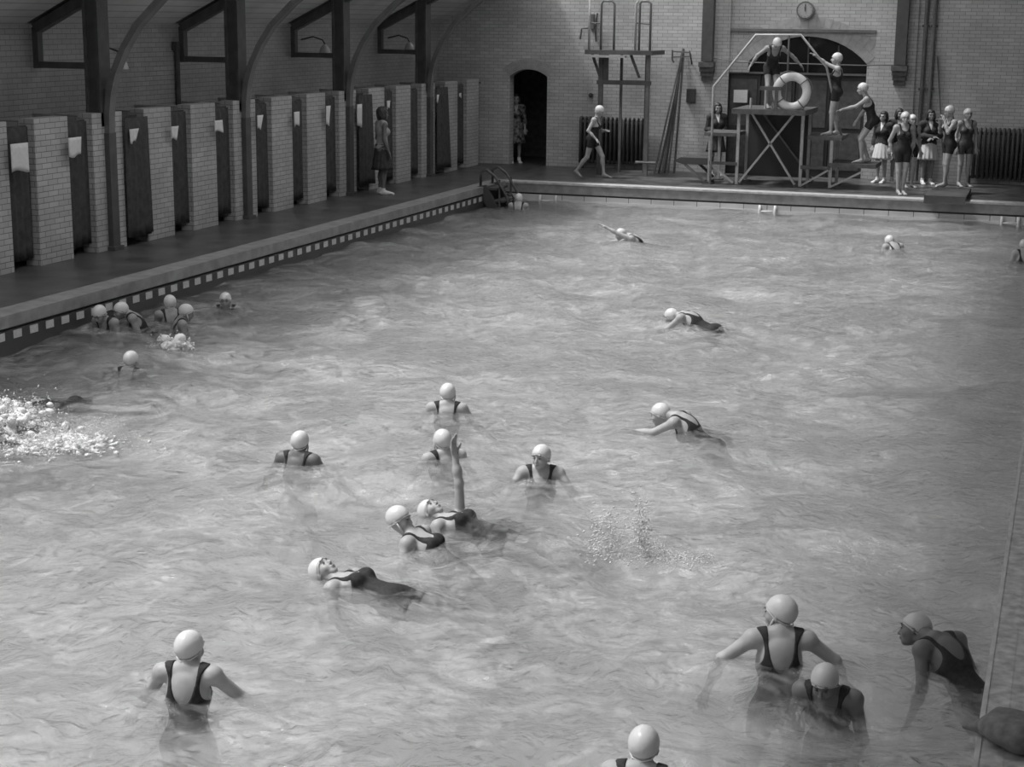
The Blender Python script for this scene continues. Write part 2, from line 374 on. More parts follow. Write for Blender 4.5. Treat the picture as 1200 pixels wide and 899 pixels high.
#PART2
# ------------------------------------------------------------------ things on the end wall
for s, (x0, lab) in enumerate([(-7.87, 'dark timber wall post ending in a stepped corbel left of the big arch'), (-3.76, 'dark timber wall post ending in a stepped corbel right of the big arch')]):
    t = empty('wall_post', (x0+.15, YW-.06, 2.0), label=lab, cat='wall post', group='timber wall posts on the end wall')
    MB().box(-.12, .12, -.2, 0, .42, 4.6).build('post', M['steel'], t)
    cb = MB()
    for k, (a, zz) in enumerate([(.12, 0), (.14, .1), (.155, .2), (.165, .3)]): cb.box(-a, a, -.1-.05*k, 0, zz, zz+.11)
    cb.build('corbel', M['dark_wood'], t)
for x, lab in ((-3.14, 'left one of two dark downpipes on the end wall'), (-2.97, 'right one of two dark downpipes on the end wall')):
    t = empty('downpipe', (x, YW-.07, 0), label=lab, cat='pipe', group='downpipes right of the arch')
    MB().tube([(0, 0, .02), (0, 0, 4.5)], .042).build('pipe', M['steel_grey'], t)
    c = MB()
    for zz in (.6, 1.9, 3.2): c.box(-.07, .07, -.02, .07, zz, zz+.05)
    c.build('bracket', M['steel'], t)
MB().tube([(-7.6, YW-.2, 2.5), (-7.0, YW-.3, 2.42), (-4.4, YW-.3, 2.40), (-3.7, YW-.2, 2.42)], .012).build('tie_rod', M['steel_grey'], label='thin rod running across the big arch between the wall posts', cat='rod')
t = empty('wall_clock', (-5.66, YW-.01, 3.52), label='round wall clock above the big arch', cat='clock')
def disc(r, y0, y1, n=28): return MB().prism([(r*math.cos(2*PI*i/n), r*math.sin(2*PI*i/n)) for i in range(n)], y0, y1)
disc(.19, -.07, 0).build('case', M['steel_grey'], t); disc(.155, -.075, -.07).build('dial', M['dial'], t)
MB().box(-.008, .008, -.085, -.08, -.02, .13).bar((0, -.08, 0), (-.02, -.08, .08), .016, .006).build('hands', M['black'], t)
hm = MB()
for q in range(12):
    a = q*PI/6; hm.bar((.125*math.sin(a), -.078, .125*math.cos(a)), (.145*math.sin(a), -.078, .145*math.cos(a)), .01, .006)
hm.build('hour_marks', M['black'], t)
def radiator(x0, x1, top, label):
    t = empty('radiator', ((x0+x1)/2, YW-.2, 0), label=label, cat='radiator', group='column radiators on the end wall')
    n = max(2, int((x1-x0)/.095)); w = (x1-x0)/n
    for i in range(n):
        xx = (x0+(i+.5)*w)-(x0+x1)/2
        b = MB(); b.tube([(xx, 0, .12), (xx, 0, top-.05), (xx, .02, top-.01), (xx, .1, top-.01), (xx, .12, top-.05), (xx, .12, .12)], .034, 8)
        b.build('column', M['rad'], t, True)
    for zz in (.16, top-.1): MB().tube([(-(x1-x0)/2, .06, zz), ((x1-x0)/2, .06, zz)], .03).build('header_pipe', M['steel_grey'], t)
    for sx in (-(x1-x0)/2+.05, (x1-x0)/2-.1): MB().box(sx, sx+.05, 0, .12, 0, .14).build('foot', M['steel'], t)
M['rad'] = mat('radiator_paint', .1, .5, .4, .2, 4)
radiator(-10.6, -9.0, 1.14, 'tall dark column radiator behind the ladder tower')
radiator(-2.12, 1.4, 1.16, 'long dark column radiator right of the waiting bathers')
t = empty('wall_box', (-8.07, YW-.12, 1.52), label='small dark box on the pale wall right of the leaning poles', cat='box')
MB().box(-.1, .1, 0, .12, 0, .3).build('case', M['steel'], t); MB().box(-.085, .085, -.012, 0, .02, .28).build('door', M['black'], t)
MB().tube([(0, .06, -.02), (0, .06, .0)], .03).build('cable_gland', M['steel_grey'], t)
t = empty('light_switch', (-10.38, YW, 1.62), label='small dark round switch on the wall above the walking bather', cat='switch')
MB().prism([(.05*math.cos(a*PI/6), .05*math.sin(a*PI/6)) for a in range(12)], -.05, 0).build('base', M['steel'], t)
MB().box(-.012, .012, -.075, -.05, -.02, .02).build('toggle', M['black'], t)
t = empty('wall_bracket', (-10.35, YW, 3.1), label='dark curved iron bracket on the wall left of the ladder tower', cat='bracket')
MB().tube([(-.3, -.05, -.25), (-.26, -.08, -.02), (-.1, -.1, 0), (-.02, -.1, .1)], .022).build('arm', M['steel_grey'], t)
MB().box(-.07, .02, -.12, 0, -.02, .3).build('back_plate', M['steel_grey'], t); MB().tube([(.08, -.08, -.3), (.06, -.08, 0), (.1, -.08, .32)], .02).build('rod', M['steel'], t)
# leaning poles
poles = [((767, 201), (799, 62), .022, 'steel_grey'), ((772, 202), (799, 75), .025, 'steel'), ((776, 202), (798, 70), .022, 'steel_grey'), ((779, 202), (801, 57), .025, 'steel'), ((783, 202), (799, 66), .022, 'steel_grey'), ((790, 202), (801.5, 58), .026, 'dark_wood')]
for i, (a, c, r, m) in enumerate(poles):
    A = on_y(*a, YW-.75+.05*i); B = on_y(*c, YW-.06-r); A[2] = .0
    o = MB().tube([Vector(A)*1.0, Vector(B)], [r, r*.8]).build('rescue_pole', M[m], label='%s long pole leaning on the wall beside the tower, counted from the left' % ['first', 'second', 'third', 'fourth', 'fifth', 'sixth'][i], cat='pole', group='poles leaning on the end wall')
A = on_y(1107, 206, YW-.3); B = on_y(1098.5, 66, YW-.06); A[2] = 0
MB().tube([Vector(A), Vector(on_y(1101, 112, YW-.1)), Vector(B)], .016).build('rescue_pole', M['dark_wood'], label='thin bent pole against the wall behind the bather touching her chin', cat='pole')

# ladder tower
Yt = 34.15
t = empty('diving_tower', (-9.2, Yt, 0), label='tall dark steel diving tower with platform and handrails by the poles', cat='diving tower')
X = lambda x: x+9.2
def TB(): return MB()
TB().box(X(-10.05), X(-8.58), -.15, 1.0, 2.56, 2.65).build('platform', M['steel'], t)
TB().box(X(-9.92), X(-9.12), -.32, -.15, 2.5, 2.545).build('board', M['pale_metal'], t)
for x, y, w_, m in ((-9.72, 0, .09, 'steel'), (-9.47, .75, .055, 'steel_grey'), (-8.91, .75, .055, 'steel_grey'), (-8.68, 0, .075, 'steel_grey')):
    TB().box(X(x)-w_/2, X(x)+w_/2, y-w_/2, y+w_/2, 0, 2.56).build('post', M[m], t)
TB().box(X(-9.8), X(-8.62), -.05, .05, 1.93, 2.02).build('crossbar', M['steel'], t)
TB().box(X(-9.47), X(-8.9), .7, .8, 1.93, 2.0).build('crossbar', M['steel'], t)
TB().box(X(-9.7), X(-9.56), -.02, .03, 1.98, 2.56).build('gusset_plate', M['steel'], t)
for a, c in ((-9.92, -9.74), (-9.07, -8.87)): TB().bar((X(a), 0, 2.56), (X(c), 0, 2.08), .05).build('brace', M['steel'], t)
for pts, m in (([(-10.0, 3.9), (-10.0, 2.65)], 'pale_metal'), ([(-9.74, 2.65), (-9.74, 3.6), (-9.7, 3.67), (-9.5, 3.67), (-9.45, 3.6), (-9.45, 2.65)], 'steel_grey'),
               ([(-8.98, 2.65), (-8.98, 3.62), (-8.94, 3.67)], 'pale_metal'), ([(-8.9, 2.65), (-8.9, 3.62), (-8.86, 3.67), (-8.72, 3.67), (-8.66, 3.62), (-8.66, 2.65)], 'steel_grey')):
    TB().tube([(X(x), 0, z_) for x, z_ in pts], .026).build('handrail', M[m], t, True)
for a, c in ((-10.0, -9.74), (-8.98, -8.66)): TB().tube([(X(a), 0, 3.22), (X(c), 0, 3.2)], .015).build('mid_rail', M['steel_grey'], t)
rg = TB()
for zz in np.arange(.3, 2.5, .3): rg.tube([(X(-8.91), .75, zz), (X(-8.68), .0, zz)], .014, 6)
rg.build('rungs', M['steel_grey'], t)
TB().tube([(X(-8.9), -.02, .3), (X(-8.45), -.02, .3)], .03).build('foot_bar', M['steel_grey'], t)
t = empty('wall_bracket', (-8.6, YW-.25, 2.6), label='thin horizontal iron bracket between the tower platform and the pole tips', cat='bracket')
MB().bar((.1, 0, .02), (.52, 0, 0), .03).bar((.1, 0, -.1), (.52, 0, -.08), .03).build('arm', M['steel_grey'], t); MB().tube([(.12, 0, .05), (.12, 0, -.15), (.16, 0, -.22)], .018).tube([(.5, 0, .04), (.52, .24, -.3)], .018).build('hook', M['steel'], t)

# diving stage
Ys = 33.2
t = empty('diving_stage', (-5.9, Ys, 0), label='dark diving stage on pale crossed struts in front of the big arch', cat='diving stage')
X = lambda x: x+5.9
MB().box(X(-6.6), X(-5.12), -.35, 1.3, 1.46, 1.56).build('platform', M['dark_wood'], t)
MB().box(X(-5.1), X(-4.42), .0, 1.0, .97, 1.05).build('platform', M['dark_wood'], t)
MB().box(X(-7.22), X(-6.56), .0, 1.0, .98, 1.05).build('platform', M['dark_wood'], t)
MB().box(X(-4.66), X(-3.72), .0, 1.0, .44, .52).build('step', M['dark_wood'], t)
for x, top in ((-6.52, 1.46), (-5.22, 1.46), (-4.62, .97), (-7.1, .98)):
    for y in (.05, 1.0):
        MB().box(X(x)-.03, X(x)+.03, y-.03, y+.03, .02, top).build('post', M['pale_metal'], t)
        MB().box(X(x)-.1, X(x)+.1, y-.09, y+.09, 0, .02).build('foot_plate', M['steel'], t)
for a, c in (((-6.25, 1.46), (-5.32, .06)), ((-5.4, 1.46), (-6.46, .06))):
    MB().bar((X(a[0]), .0, a[1]), (X(c[0]), 0, c[1]), .042).build('brace', M['pale_metal'], t)
MB().bar((X(-6.2), 1.02, 1.4), (X(-5.1), 1.02, .05), .04).build('brace', M['steel_grey'], t)
for a, c in (((-5.2, .04), (-4.66, .37)), ((-4.6, .04), (-4.0, .36)), ((-6.58, .04), (-7.06, .4))):
    MB().bar((X(a[0]), .0, a[1]), (X(c[0]), 0, c[1]), .038).build('brace', M['pale_metal'], t)
MB().box(X(-5.22), X(-4.62), .0, .06, .38, .45).build('beam', M['steel'], t); MB().box(X(-7.1), X(-6.52), .0, .06, .4, .46).build('beam', M['steel'], t)
MB().tube([(X(-7.05), -.05, .0), (X(-7.05), -.05, 1.98), (X(-6.22), -.1, 3.02), (X(-5.32), -.1, 3.03), (X(-4.79), -.05, 2.41), (X(-4.5), .5, 1.05)], .024).build('handrail', M['pale_metal'], t, True)
MB().tube([(X(-5.55), -.1, 1.56), (X(-5.55), -.1, 3.02)], .02).build('handrail_post', M['steel_grey'], t)
for x in (-6.32, -6.02): MB().tube([(X(x), .2, 1.56), (X(x), .2, 1.97 if x == -6.02 else 1.76)], .025).build('stanchion', M['pale_metal'], t)
MB().bar((X(-6.05), -.3, 1.98), (X(-5.62), -.3, 1.98), .1, .07).bar((X(-5.72), -.3, 1.56), (X(-5.72), -.3, 1.98), .06).build('side_guard', M['dark_wood'], t)
MB().box(X(-6.55), X(-5.2), 1.12, 1.16, .1, 1.46).build('back_board', M['black'], t)
t = empty('springboard', (-7.2, Ys+.3, 0), label='low dark springboard jutting left from the diving stage', cat='springboard')
MB().prism([(-.66, .44), (-.5, .52), (.06, .52), (.06, .38), (-.46, .38)], -.28, .28).build('board', M['black'], t)
MB().bar((-.42, -.25, .38), (.0, -.25, .04), .05).build('strut', M['steel_grey'], t); MB().bar((-.24, .2, .38), (.1, .2, .1), .05).build('strut', M['steel'], t)
MB().box(-.05, .1, -.28, .28, 0, .04).build('base', M['steel'], t)
# ring buoy
t = empty('lifebuoy', (-5.43, Ys-.22, 1.92), label='white ring buoy hanging on the front of the diving stage', cat='lifebuoy')
n, m_ = 40, 12; v = []; f = []
for i in range(n):
    for j in range(m_):
        a = 2*PI*i/n; b_ = 2*PI*j/m_; r = .3+.088*math.cos(b_); v.append((r*math.cos(a), .06*math.sin(b_), r*math.sin(a)))
        f.append((i*m_+j, ((i+1) % n)*m_+j, ((i+1) % n)*m_+(j+1) % m_, i*m_+(j+1) % m_))
mesh_obj('ring', v, f, M['cap'], t, True)
for a in (40, 130, 220, 310):
    c, s = math.cos(R_(a)), math.sin(R_(a))
    MB().tube([(c*.3+c*.095*math.cos(q), .068*math.sin(q), s*.3+s*.095*math.cos(q)) for q in np.linspace(0, 2*PI, 11)[:-1]], .012, 6, True).build('rope_band', M['steel_grey'], t, True)
MB().tube([((.4+.02*math.sin(4*q))*math.cos(q), 0, (.4+.02*math.sin(4*q))*math.sin(q)) for q in np.linspace(0, 2*PI, 41)[:-1]], .008, 5, True).build('grab_rope', M['steel_grey'], t, True)
# notice on the arch doors
t = empty('notice_board', (-6.98, YW-.06, 1.55), label='small pale notice on the dark doors left of the diving stage', cat='notice')
MB().box(-.15, .15, 0, .02, 0, .27).build('sheet', M['white_cloth'], t); MB().box(-.17, .17, .02, .04, -.02, .29).build('backing', M['dark_wood'], t)
# covered springboard at the right
P = on_y(1108, 228, YF-.25)
t = empty('springboard', (P[0], YF-.35, 0), label='broad dark covered board over the pool edge under two bathers', cat='springboard')
v = []; f = []
MB().box(-.36, .36, 0, 1.9, .03, .1).build('board', M['black'], t); 
mt = MB(); 
prof = [(-.37, .02), (-.37, .16), (.37, .16), (.37, .02)]
mt.box(-.375, .375, -.02, 1.1, .095, .12).box(-.38, .38, -.045, -.02, -.03, .12).build('matting', M['deck_dark'], t)
MB().box(-.3, .3, 1.5, 1.9, 0, .03).build('base', M['steel'], t)
# pool ladders recessed in the far side
for (a, c), lab in (((633.5, 652), 'white recessed pool ladder at the far end, left one near the corner'), ((891, 909), 'white recessed pool ladder at the far end below the diving stage'), ((1175.5, 1195), 'white recessed pool ladder at the far end, at the right edge')):
    x0 = on_y(a, 240, YF)[0]; x1 = on_y(c, 240, YF)[0]
    t = empty('pool_ladder', ((x0+x1)/2, YF-.03, -.25), label=lab, cat='ladder', group='white ladders in the far pool side'); h = (x1-x0)/2
    for s in (-1, 1): MB().tube([(s*h, 0, .0), (s*h, -.03, -.1), (s*h, -.03, -1.1)], .028).build('stile', M['cap'], t, True)
    for zz in (-.12, -.42, -.72): MB().tube([(-h, -.03, zz), (h, -.03, zz)], .018).build('rung', M['cap'], t, True)
# corner steps
t = empty('pool_steps', (XL+.35, 31.0, 0), label='dark wooden pool steps with sloping handrail in the far left corner', cat='steps')
for y in (-.35, .35):
    MB().prism([(-.5, .0), (-.3, .04), (.28, -.95), (.1, -1.0), (-.34, -.3)], y-.03, y+.03).build('stringer', M['black'], t)
    MB().tube([(-.42, y, 0), (-.42, y, .28), (-.3, y, .34), (-.12, y, .22), (.12, y, -.15), (.24, y, -.6)], .028).build('handrail', M['steel'], t, True)
    MB().tube([(-.02, y, .15), (-.02, y, -.5)], .022).build('baluster', M['steel'], t)
for k in range(4): MB().box(-.3+k*.14, -.08+k*.14, -.35, .35, -.06-.24*k, -.02-.24*k).build('tread', M['black'], t)
MB().box(-.32, -.28, -.35, .35, -.5, .0).build('riser', M['black'], t)

# ------------------------------------------------------------------ signed-distance sculpting (smooth bodies as one surface)
def smin(a, b, k):
    h = np.clip(.5+.5*(b-a)/k, 0, 1); return b*(1-h)+a*h-k*h*(1-h)
def smax(a, b, k): return -smin(-a, -b, k)
def d_cone(P, a, b, ra, rb):
    a = np.asarray(a, float); b = np.asarray(b, float); ab = b-a; L2 = ab@ab+1e-12
    t = np.clip(((P-a)@ab)/L2, 0, 1); return np.linalg.norm(P-a-t[..., None]*ab, axis=-1)-(ra+(rb-ra)*t)
def d_ell(P, c, r, Rm=None):
    q = P-np.asarray(c, float)
    if Rm is not None: q = q@Rm           # columns of Rm are the local axes
    r = np.asarray(r, float); k0 = np.linalg.norm(q/r, axis=-1); k1 = np.linalg.norm(q/(r*r), axis=-1)+1e-9
    return k0*(k0-1)/k1
def bb(pr):
    if pr[0] == 'c':
        _, a, b, ra, rb = pr[:5]; r = max(ra, rb); a = np.asarray(a); b = np.asarray(b); return np.minimum(a, b)-r, np.maximum(a, b)+r
    c = np.asarray(pr[1]); r = max(pr[2]); return c-r, c+r
def field(prims, lo, hi, vox, k):
    n = np.ceil((hi-lo)/vox).astype(int)+1
    ax = [lo[i]+vox*np.arange(n[i]) for i in range(3)]
    D = np.full(n, 1.0)
    for pr in prims:
        l, h = bb(pr); pad = .06
        i0 = np.clip(np.floor((l-pad-lo)/vox).astype(int), 0, n); i1 = np.clip(np.ceil((h+pad-lo)/vox).astype(int)+1, 0, n)
        if (i1 <= i0).any(): continue
        G = np.stack(np.meshgrid(*[ax[i][i0[i]:i1[i]] for i in range(3)], indexing='ij'), -1)
        d = d_cone(G, *pr[1:5]) if pr[0] == 'c' else d_ell(G, pr[1], pr[2], pr[3] if len(pr) > 3 else None)
        kk = pr[5] if (pr[0] == 'c' and len(pr) > 5) else (pr[4] if (pr[0] == 'e' and len(pr) > 4) else k)
        sl = tuple(slice(i0[i], i1[i]) for i in range(3)); D[sl] = smin(D[sl], d, kk)
    return D, ax
def surface(D, lo, vox):
    """surface nets: one closed quad mesh of D = 0"""
    S = D < 0; nx, ny, nz = D.shape
    cnt = np.zeros((nx-1, ny-1, nz-1), np.int8)
    for a in (0, 1):
        for b_ in (0, 1):
            for c in (0, 1): cnt += S[a:nx-1+a, b_:ny-1+b_, c:nz-1+c]
    act = (cnt > 0) & (cnt < 8); idx = -np.ones(act.shape, int); ii = np.argwhere(act); idx[act] = np.arange(len(ii))
    acc = np.zeros((len(ii), 3)); w = np.zeros(len(ii))
    cor = [(a, b_, c) for a in (0, 1) for b_ in (0, 1) for c in (0, 1)]
    for p in cor:
        for ax in range(3):
            if p[ax]: continue
            q = list(p); q[ax] = 1
            d0 = D[ii[:, 0]+p[0], ii[:, 1]+p[1], ii[:, 2]+p[2]]; d1 = D[ii[:, 0]+q[0], ii[:, 1]+q[1], ii[:, 2]+q[2]]
            m = (d0 < 0) != (d1 < 0); t = np.where(m, d0/np.where(m, d0-d1, 1), 0)
            pos = np.tile(np.array(p, float), (len(ii), 1)); pos[:, ax] = t
            acc[m] += pos[m]; w[m] += 1
    V = (ii+acc/w[:, None])*vox+lo
    F = []
    for ax in range(3):
        sl0 = [slice(None)]*3; sl1 = [slice(None)]*3; sl0[ax] = slice(0, -1); sl1[ax] = slice(1, None)
        e = S[tuple(sl0)] != S[tuple(sl1)]; e = np.argwhere(e)
        o1, o2 = [(1, 2), (2, 0), (0, 1)][ax]
        ok = (e[:, o1] > 0) & (e[:, o2] > 0) & (e[:, o1] < D.shape[o1]-1) & (e[:, o2] < D.shape[o2]-1); e = e[ok]
        def g(d1, d2):
            q = e.copy(); q[:, o1] -= d1; q[:, o2] -= d2; return idx[q[:, 0], q[:, 1], q[:, 2]]
        quad = np.stack([g(1, 1), g(0, 1), g(0, 0), g(1, 0)], 1)
        inside = S[e[:, 0], e[:, 1], e[:, 2]]; quad[~inside] = quad[~inside][:, ::-1]
        F.append(quad)
    F = np.concatenate(F); F = F[(F >= 0).all(1)]
    return V, F
def sdf_parts(prims, vox, k=.02, mod=None, lo=None, hi=None):
    if lo is None:
        bs = [bb(p) for p in prims]; lo = np.min([x[0] for x in bs], 0)-.03; hi = np.max([x[1] for x in bs], 0)+.03
    D, ax = field(prims, lo, hi, vox, k)
    if mod is not None:
        G = np.stack(np.meshgrid(*ax, indexing='ij'), -1); D = mod(D, G)
    D[0], D[-1], D[:, 0], D[:, -1], D[:, :, 0], D[:, :, -1] = (.05,)*6
    return surface(D, lo, vox)
def np_obj(name, V, F, m, parent=None, **k):
    me = bpy.data.meshes.new(name); me.vertices.add(len(V)); me.vertices.foreach_set('co', np.asarray(V, np.float32).ravel())
    me.loops.add(F.size); me.loops.foreach_set('vertex_index', F.astype(np.int32).ravel())
    me.polygons.add(len(F)); me.polygons.foreach_set('loop_start', np.arange(0, F.size, F.shape[1], dtype=np.int32))
    me.polygons.foreach_set('use_smooth', np.ones(len(F), bool)); me.update(calc_edges=True); me.validate(); me.materials.append(m)
    o = bpy.data.objects.new(name, me); C.objects.link(o)
    if parent: o.parent = parent
    return tag(o, **k)
def join(parts):
    V = []; F = []; n = 0
    for v, f in parts: V.append(v); F.append(f+n); n += len(v)
    return np.concatenate(V), np.concatenate(F)
def unit(v): v = np.asarray(v, float); return v/(np.linalg.norm(v)+1e-12)
def rx(a): c, s = math.cos(a), math.sin(a); return np.array([[1, 0, 0], [0, c, -s], [0, s, c]])
def ry(a): c, s = math.cos(a), math.sin(a); return np.array([[c, 0, s], [0, 1, 0], [-s, 0, c]])
def rz(a): c, s = math.cos(a), math.sin(a); return np.array([[c, -s, 0], [s, c, 0], [0, 0, 1]])

BASE = dict(pelvis=(0, 0, .86), chest=(0, 0, 1.12), neck=(0, -.012, 1.315), head=(0, .02, 1.475),
            shL=(-.158, -.01, 1.275), shR=(.158, -.01, 1.275), elL=(-.205, -.035, 1.01), elR=(.205, -.035, 1.01), wrL=(-.21, .05, .79), wrR=(.21, .05, .79),
            hiL=(-.085, 0, .83), hiR=(.085, 0, .83), knL=(-.085, .02, .455), knR=(.085, .02, .455), anL=(-.085, -.02, .075), anR=(.085, -.02, .075),
            toL=(-.1, .15, .02), toR=(.1, .15, .02), hyaw=0, hpitch=0, curl=.35, palm=None, hs=1.0)
def hand_prims(wr, el, side, curl, palmn, toes=None):
    """palm, four bent fingers of unequal length and a thumb leaving the side of the palm"""
    wr = np.array(wr); d = unit(wr-np.array(el)); nrm = np.array(palmn if palmn is not None else (0, 0, -1.)) ; nrm = unit(nrm-d*(nrm@d))
    s = np.cross(d, nrm)*side                 # towards the thumb
    Rm = np.stack([s, d, nrm], 1); pr = [('e', wr+d*.045, (.04, .052, .017), Rm, .008), ('c', wr-d*.02, wr+d*.02, .024, .024, .012)]
    for i, (off, ln, r) in enumerate([(.028, .068, .0088), (.0095, .078, .009), (-.0095, .072, .0086), (-.028, .056, .0078)]):
        a = wr+d*.08+s*off; sp = s*off*.35; dd = unit(d+sp*4)
        c1 = curl*.8+.06*i; b_ = a+(dd*math.cos(c1)+nrm*math.sin(c1))*ln*.5; c2 = curl*1.7+.06*i; e = b_+(dd*math.cos(c2)+nrm*math.sin(c2))*ln*.5
        pr += [('c', a-dd*.02, b_, r*1.05, r, .004), ('c', b_, e, r, r*.8, .004)]
    a = wr+d*.02+s*.026; b_ = a+unit(d*.6+s*.75+nrm*.25)*.04; e = b_+unit(d*.9+s*.3+nrm*.35)*.032
    pr += [('c', a, b_, .0125, .0105, .008), ('c', b_, e, .0105, .0085, .004)]
    return pr
def person(name_label, loc, ang, pose=None, height=1.6, tilt=(0, 0, 0), outfit='suit', cap='cap', skin='skin', vox=.012, fine=.006, strap=False,
           hairstyle=None, skirtm='white_cloth', scoopb=.2, scoopf=.15, suitm='suit', group=None, cat='person', anchor=None, at=None, legs=True, legcut=.66):
    """a figure modelled upright in its own frame (x right, y front, z up); the Empty carries position, heading and lean"""
    J = dict(BASE); J.update(pose or {}); S = height/1.6
    g = {k: np.array(v, float)*S if isinstance(v, tuple) and len(v) == 3 and k != 'palm' else v for k, v in J.items()}
    pel, che, nec, hea = g['pelvis'], g['chest'], g['neck'], g['head']
    lat = unit(g['shR']-g['shL']); up = unit(nec-che); fr = unit(np.cross(up, lat)); lat = np.cross(fr, up)
    RT = np.stack([lat, fr, up], 1)
    latp = unit(g['hiR']-g['hiL']); upp = unit(che-pel); frp = unit(np.cross(upp, latp)); latp = np.cross(frp, upp); RP = np.stack([latp, frp, upp], 1)
    s = S
    torso = [('e', che+up*.03*s, (.135*s, .098*s, .165*s), RT), ('e', (che+pel)/2-.02*up*s, (.112*s, .086*s, .16*s), RP), ('e', pel+upp*.01, (.148*s, .1*s, .12*s), RP),
             ('e', pel-frp*.055*s-latp*.06*s-upp*.03*s, (.08*s, .075*s, .085*s), RP), ('e', pel-frp*.055*s+latp*.06*s-upp*.03*s, (.08*s, .075*s, .085*s), RP),
             ('e', che+fr*.075*s-lat*.06*s+up*.015*s, (.056*s, .05*s, .056*s), RT), ('e', che+fr*.075*s+lat*.06*s+up*.015*s, (.056*s, .05*s, .056*s), RT),
             ('c', g['shL']-lat*-.03*s, g['shR']-lat*.03*s, .056*s, .056*s), ('e', che-fr*.05*s+up*.06*s, (.11*s, .055*s, .12*s), RT)]
    neckp = [('c', nec-up*.03*s, hea+unit(nec-hea)*.06*s, .052*s, .05*s), ('c', nec+up*.005*s, g['shL']+up*.0*s, .045*s, .045*s), ('c', nec+up*.005*s, g['shR']+up*.0*s, .045*s, .045*s)]
    arms = []
    for q in 'LR':
        arms += [('c', g['sh'+q], g['el'+q], .046*s, .036*s), ('c', g['el'+q], g['el'+q]*.55+g['wr'+q]*.45, .035*s, .036*s), ('c', g['el'+q]*.6+g['wr'+q]*.4, g['wr'+q], .034*s, .024*s), ('e', g['sh'+q], (.054*s, .054*s, .054*s))]
    legsp = []
    thigh = []
    for q in 'LR':
        a, b_, c, t_ = g['hi'+q], g['kn'+q], g['an'+q], g['to'+q]
        thigh += [('c', a, b_, .08*s, .052*s)]
        d = unit(b_-a); sh = unit(c-b_); back = unit(-(t_-c)+sh*((t_-c)@sh))
        legsp += [('c', b_, c, .047*s, .031*s), ('e', b_*.68+c*.32+back*.018*s, (.043*s, .045*s, .1*s), np.stack([unit(np.cross(back, sh)), back, sh], 1)),
                  ('c', c+back*.02*s+sh*.035*s, c+unit(t_-c)*.06*s+sh*.03*s, .03*s, .028*s), ('c', c+sh*.01*s, t_, .032*s, .02*s)]
        sd = unit(np.cross(sh, unit(t_-c)))
        for i in range(5): o_ = t_+sd*(i-2)*.015*s; legsp.append(('c', o_, o_+unit(t_-c)*(.03-.004*abs(i-1))*s, .0105*s, .009*s))
    yw, ptc = g['hyaw'], g['hpitch']; HR = RT@rz(-yw)@rx(-ptc) if False else rz(-yw)@rx(ptc)
    if g.get('headframe') == 'torso': HR = RT@HR
    sh = s*g['hs']
    def H(x, y, z): return hea+HR@(np.array([x, y, z])*sh)
    cran = [('e', H(0, -.012, .005), (.076*sh, .096*sh, .096*sh), HR), ('e', H(0, .022, -.035), (.062*sh, .064*sh, .078*sh), HR)]
    face = cran + [('e', H(0, .03, -.055), (.052*sh, .055*sh, .068*sh), HR), ('c', H(-.012, .06, -.105), H(.012, .06, -.105), .017*sh, .017*sh, .02),
                   ('e', H(-.036, .05, -.045), (.027*sh, .028*sh, .03*sh), HR), ('e', H(.036, .05, -.045), (.027*sh, .028*sh, .03*sh), HR),
                   ('c', H(0, .084, -.008), H(0, .103, -.044), .009*sh, .012*sh, .008), ('c', H(-.01, .092, -.05), H(.01, .092, -.05), .008*sh, .008*sh, .005),
                   ('c', H(-.032, .079, .014), H(.032, .079, .014), .011*sh, .011*sh, .012), ('c', H(-.016, .085, -.072), H(.016, .085, -.072), .008*sh, .008*sh, .006),
                   ('c', H(-.013, .083, -.084), H(.013, .083, -.084), .008*sh, .008*sh, .006), ('c', nec, H(0, -.02, -.06), .05*sh, .048*sh)]
    for q in (-1, 1): face += [('e', H(q*.077, -.012, -.03), (.01*sh, .017*sh, .029*sh), HR, .006)]
    def sockets(D, G):
        for q in (-1, 1): D = smax(D, -d_ell(G, H(q*.031, .094, -.012), (.016*sh, .014*sh, .011*sh), HR), .012)
        return D
    prn = torso+neckp+arms+(thigh+legsp if legs else thigh)+[('e', H(0, -.012, .0), (.066*sh, .084*sh, .084*sh), HR, .01)]
    body = sdf_parts(prn, vox, .025*s)
    bs = [bb(p) for p in face]; lo = np.min([x[0] for x in bs], 0)-.01; hi = np.max([x[1] for x in bs], 0)+.01
    headm = sdf_parts(face, fine, .011*sh, sockets, lo, hi)
    parts = [body, headm]
    pn = g['palm'] or {}
    for q, sd in (('L', 1), ('R', -1)):
        side = 1 if q == 'L' else -1
        parts.append(sdf_parts(hand_prims(g['wr'+q], g['el'+q], side, g['curl'], pn.get(q) if pn else None), min(fine, .0052), .006))
    E_ = empty('person', (0, 0, 0), label=name_label, cat=cat, group=group)
    V, F = join(parts); np_obj('body', V, F, M[skin], E_)
    # eyes, brows, lips
    for q in (-1, 1):
        e = MB()
        c = H(q*.031, .0795, -.012); m = 8
        pts = [tuple(c+HR@(np.array([.0115*math.cos(2*PI*i/m), .004, .006*math.sin(2*PI*i/m)])*sh)) for i in range(m)]; ctr = tuple(c+HR@np.array([0, .009*sh, 0])); bk = tuple(c-HR@np.array([0, .006*sh, 0]))
        e.add(pts+[ctr, bk], [(i, (i+1) % m, m) for i in range(m)]+[((i+1) % m, i, m+1) for i in range(m)])
        e.build('eye', M['eye'], E_); MB().bar(tuple(H(q*.017, .0915, .016)), tuple(H(q*.047, .082, .015)), .006, .005).build('eyebrow', M['hair'], E_)
    MB().tube([tuple(H(-.02, .088, -.078)), tuple(H(0, .0945, -.0775)), tuple(H(.02, .088, -.078))], [.002*sh, .005*sh, .002*sh], 6).build('lips', M['lip'], E_, True)
